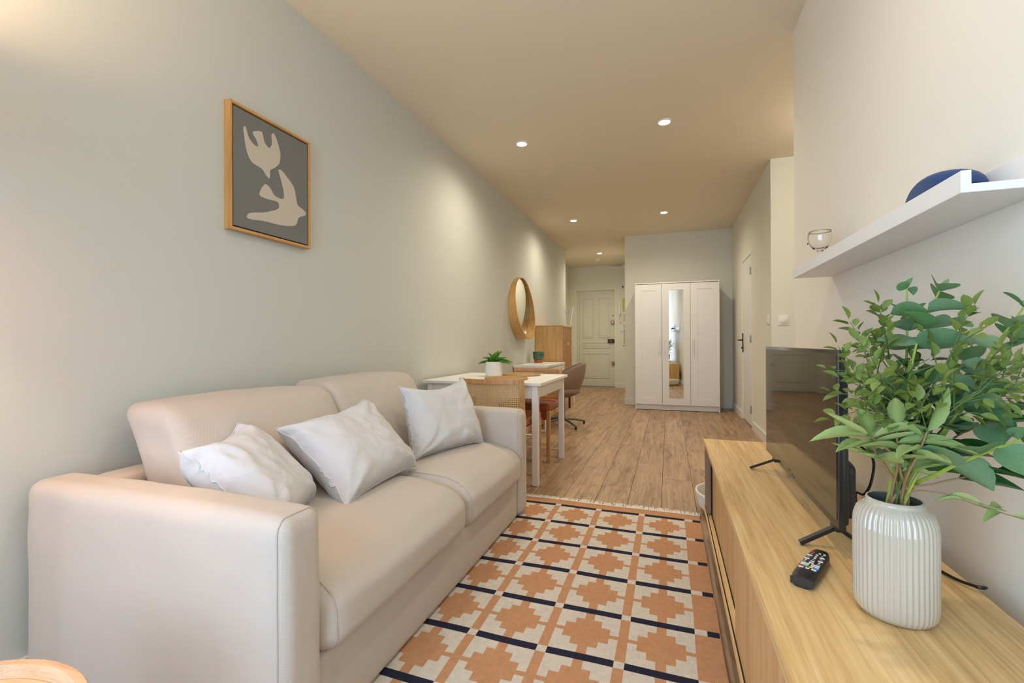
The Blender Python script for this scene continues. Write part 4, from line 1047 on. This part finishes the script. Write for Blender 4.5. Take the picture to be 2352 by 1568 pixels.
for i in range(3):
    a, c = ds[i]+.002, ds[i+1]-.002; z0, z1 = .088, WZ-.024
    st_ = .095; y0, y1 = WY0, WY0+.018
    b = box(a, a+st_, y0, y1, z0, z1, .0012, 1); b = box(c-st_, c, y0, y1, z0, z1, .0012, 1, b)
    b = box(a+st_, c-st_, y0, y1, z0, z0+st_, .0012, 1, b); b = box(a+st_, c-st_, y0, y1, z1-st_, z1, .0012, 1, b)
    hinge = Vector((c, WY0+.018, 0))
    def sw(b_):   # the mirrored door stands a finger's width ajar
        if i == 1: bmesh.ops.rotate(b_, cent=hinge, matrix=Matrix.Rotation(.042, 3, 'Z'), verts=b_.verts)
        return b_
    door = obj('door', sw(b), 'whitewood', wd)
    if i == 1: obj('mirror_panel', sw(box(a+st_-.001, c-st_+.001, y0+.004, y0+.009, z0+st_-.001, z1-st_+.001)), 'mirror', door)
    else: obj('door_field', box(a+st_-.001, c-st_+.001, y0+.004, y0+.012, z0+st_-.001, z1-st_+.001), 'whitewood', door)
    hx = (c-.034) if i == 0 else (a+.034)
    hb = box(hx-.007, hx+.007, y0-.030, y0-.018, .865, 1.07, .003, 2)
    hb = box(hx-.006, hx+.006, y0-.02, y0+.002, .868, .885, bm=hb); hb = box(hx-.006, hx+.006, y0-.02, y0+.002, 1.05, 1.067, bm=hb)
    obj('handle', sw(hb), 'pot', door)

# ------------------------------------------------------------------ wall fittings
th = thing('thermostat', 'square white wall plate with a round dial above the television', 'thermostat', (1.017, 4.88, 1.22))
obj('wall_plate', box(.973, 1.062, 4.871, 4.88, 1.172, 1.268, .004, 2), 'plastic', th, True)
dl = obj('dial', lathe([(.029, 0), (.028, .011), (.024, .013), (0, .013)], (0, 0, 0), 32), 'plastic', th, True, local=True); dl.rotation_euler = (PI/2, 0, 0); dl.location = (.0, -.009, 0)
ls = thing('light_switch', 'small white light switch on the right wall beside the flush door', 'switch', (XF, 4.985, 1.23))
obj('wall_plate', box(XF-.010, XF, 4.945, 5.03, 1.185, 1.28, .003, 2), 'plastic', ls, True)
obj('rocker', box(XF-.014, XF-.009, 4.962, 5.013, 1.20, 1.265, .002, 1), 'plastic', ls)
ic = thing('intercom_handset', 'white wall intercom handset beside the entrance door', 'intercom', (-1.02, YD, 1.75))
obj('base_plate', box(-1.065, -.985, YD-.018, YD, 1.63, 1.90, .006, 2), 'plastic', ic, True)
obj('handset', box(-1.055, -1.015, YD-.055, YD-.02, 1.63, 1.90, .012, 3), 'plastic', ic, True)
obj('coiled_cord', tube(spline([(-1.035, YD-.03, 1.63), (-1.05, YD-.03, 1.54), (-1.03, YD-.03, 1.46), (-1.0, YD-.03, 1.50), (-1.0, YD-.03, 1.63)], 6), .006, n=8), 'plastic', ic, True)
tag(obj('door_chime_button', box(-1.03, -.975, YD-.02, YD, 1.26, 1.29, .003, 1), 'plastic'), 'tiny white wall box below the intercom handset', 'wall box')
gs = thing('notice_card', 'lime green notice card on the hall wall corner', 'sign', (-.9, YD, 1.85))
obj('card', box(-.975, -.80, YD-.012, YD, 1.71, 2.0, .001, 1), 'lime', gs); obj('card_picture', box(-.93, -.86, YD-.0135, YD-.011, 1.78, 1.90), 'print', gs)
def board(z0, z1, lab, col):
    t_ = thing('framed_notice', lab, 'picture', (-.9, YD, z0), 0, 'white framed notices by the entrance')
    b = box(-.975, -.958, YD-.022, YD, z0, z1, .001, 1); b = box(-.80, -.783, YD-.022, YD, z0, z1, .001, 1, b); b = box(-.958, -.80, YD-.022, YD, z0, z0+.017, .001, 1, b); b = box(-.958, -.80, YD-.022, YD, z1-.017, z1, .001, 1, b)
    obj('notice_frame', b, 'plastic', t_); obj('notice_sheet', box(-.958, -.80, YD-.008, YD-.002, z0+.017, z1-.017), 'print', t_)
    obj('leaf_print', cyl((-.91, YD-.009, (z0+z1)/2-.05), .045, .003, 'y', 20), col, t_)
board(1.32, 1.66, 'upper white framed notice at the hall corner', 'rope'); board(.95, 1.30, 'lower white framed notice with green leaf motif at the hall corner', 'lime')
tag(obj('smoke_detector', lathe([(.0, -.04), (.035, -.04), (.052, -.026), (.055, 0)], (-1.40, 9.55, ZC), 32), 'plastic', None, True), 'round white smoke detector on the hall ceiling', 'smoke detector')
tr = thing('cable_trunking', 'white surface cable trunking at the top of the hall wall', 'trunking', (-.95, YD, 2.68))
obj('trunk_body', box(-1.22, -.80, YD-.05, YD, 2.665, 2.71, .004, 1), 'plastic', tr); obj('trunk_cover', box(-.98, -.70, YD-.06, YD, 2.70, 2.745, .004, 1), 'plastic', tr)
tag(obj('wall_hook', cyl((-.972, YD-.01, 2.255), .02, .02, 'y', 12), 'black'), 'tiny black hook above right of the entrance door', 'hook')

# ------------------------------------------------------------------ round side table (near left)
RTX, RTY, RTZ, RTR = -1.02, .262, .45, .25
rt = thing('side_table', 'round side table with raised pale wood rim in the near left corner', 'side table', (RTX, RTY, 0))
obj('rim', lathe([(RTR-.022, -.008), (RTR-.003, -.008), (RTR, -.004), (RTR, .030), (RTR-.003, .034), (RTR-.016, .034), (RTR-.019, .030)], (RTX, RTY, RTZ-.034), 96, close=True), 'ringwood', rt, True)
obj('inlay_ring', lathe([(RTR-.032, 0), (RTR-.0215, 0), (RTR-.0215, .008), (RTR-.032, .008)], (RTX, RTY, RTZ-.030), 96, close=True), 'ringwood', rt, True)
M['tabletop'] = wood('grey_oak_top', srgb(120, 100, 82), srgb(158, 134, 110), srgb(178, 154, 130), 'x', .25, 1.5, 0, .02, 12)
obj('tray_top', cyl((RTX, RTY, RTZ-.032), RTR-.024, .010, 'z', 96), 'tabletop', rt)
for k in range(3):
    a = R(90)+k*2*PI/3+.4; obj('leg', tube([(RTX+.15*math.cos(a), RTY+.15*math.sin(a), RTZ-.038), (RTX+.22*math.cos(a), RTY+.22*math.sin(a), 0)], .014, .010, 12), 'ringwood', rt, True)

# floor lamp just outside the frame on the left: its glow is what the photo shows
FLX, FLY = -1.52, .36
fl = thing('floor_lamp', 'slim floor lamp with amber shade in the near left corner', 'lamp', (FLX, FLY, 0))
obj('base', cyl((FLX, FLY, .0125), .13, .025, 'z', 40), 'blackmetal', fl, True)
obj('pole', cyl((FLX, FLY, .85), .010, 1.65, 'z', 16), 'blackmetal', fl, True)
b = lathe([(.105, 1.80), (.165, 1.50)], (FLX, FLY, 0), 48, close=False)
for f in [f for f in b.faces if len(f.verts) > 4]: b.faces.remove(f)
bmesh.ops.solidify(b, geom=b.faces[:], thickness=.004)
obj('lamp_shade', b, 'shade', fl, True)
M['bulb'] = plain('bulb_glow', (1, 1, 1, 1), .4, emit=(1, .72, .38, 1), estr=12)
obj('bulb', lathe([(0, 1.62), (.018, 1.63), (.03, 1.65), (.028, 1.67), (.016, 1.685), (.012, 1.70), (0, 1.70)], (FLX, FLY, 0), 20), 'bulb', fl, True)
light('floor_lamp_bulb', 'POINT', (FLX, FLY, 1.755), (0, 0, 0), 25, (1.0, .72, .42), shadow_soft_size=.035)
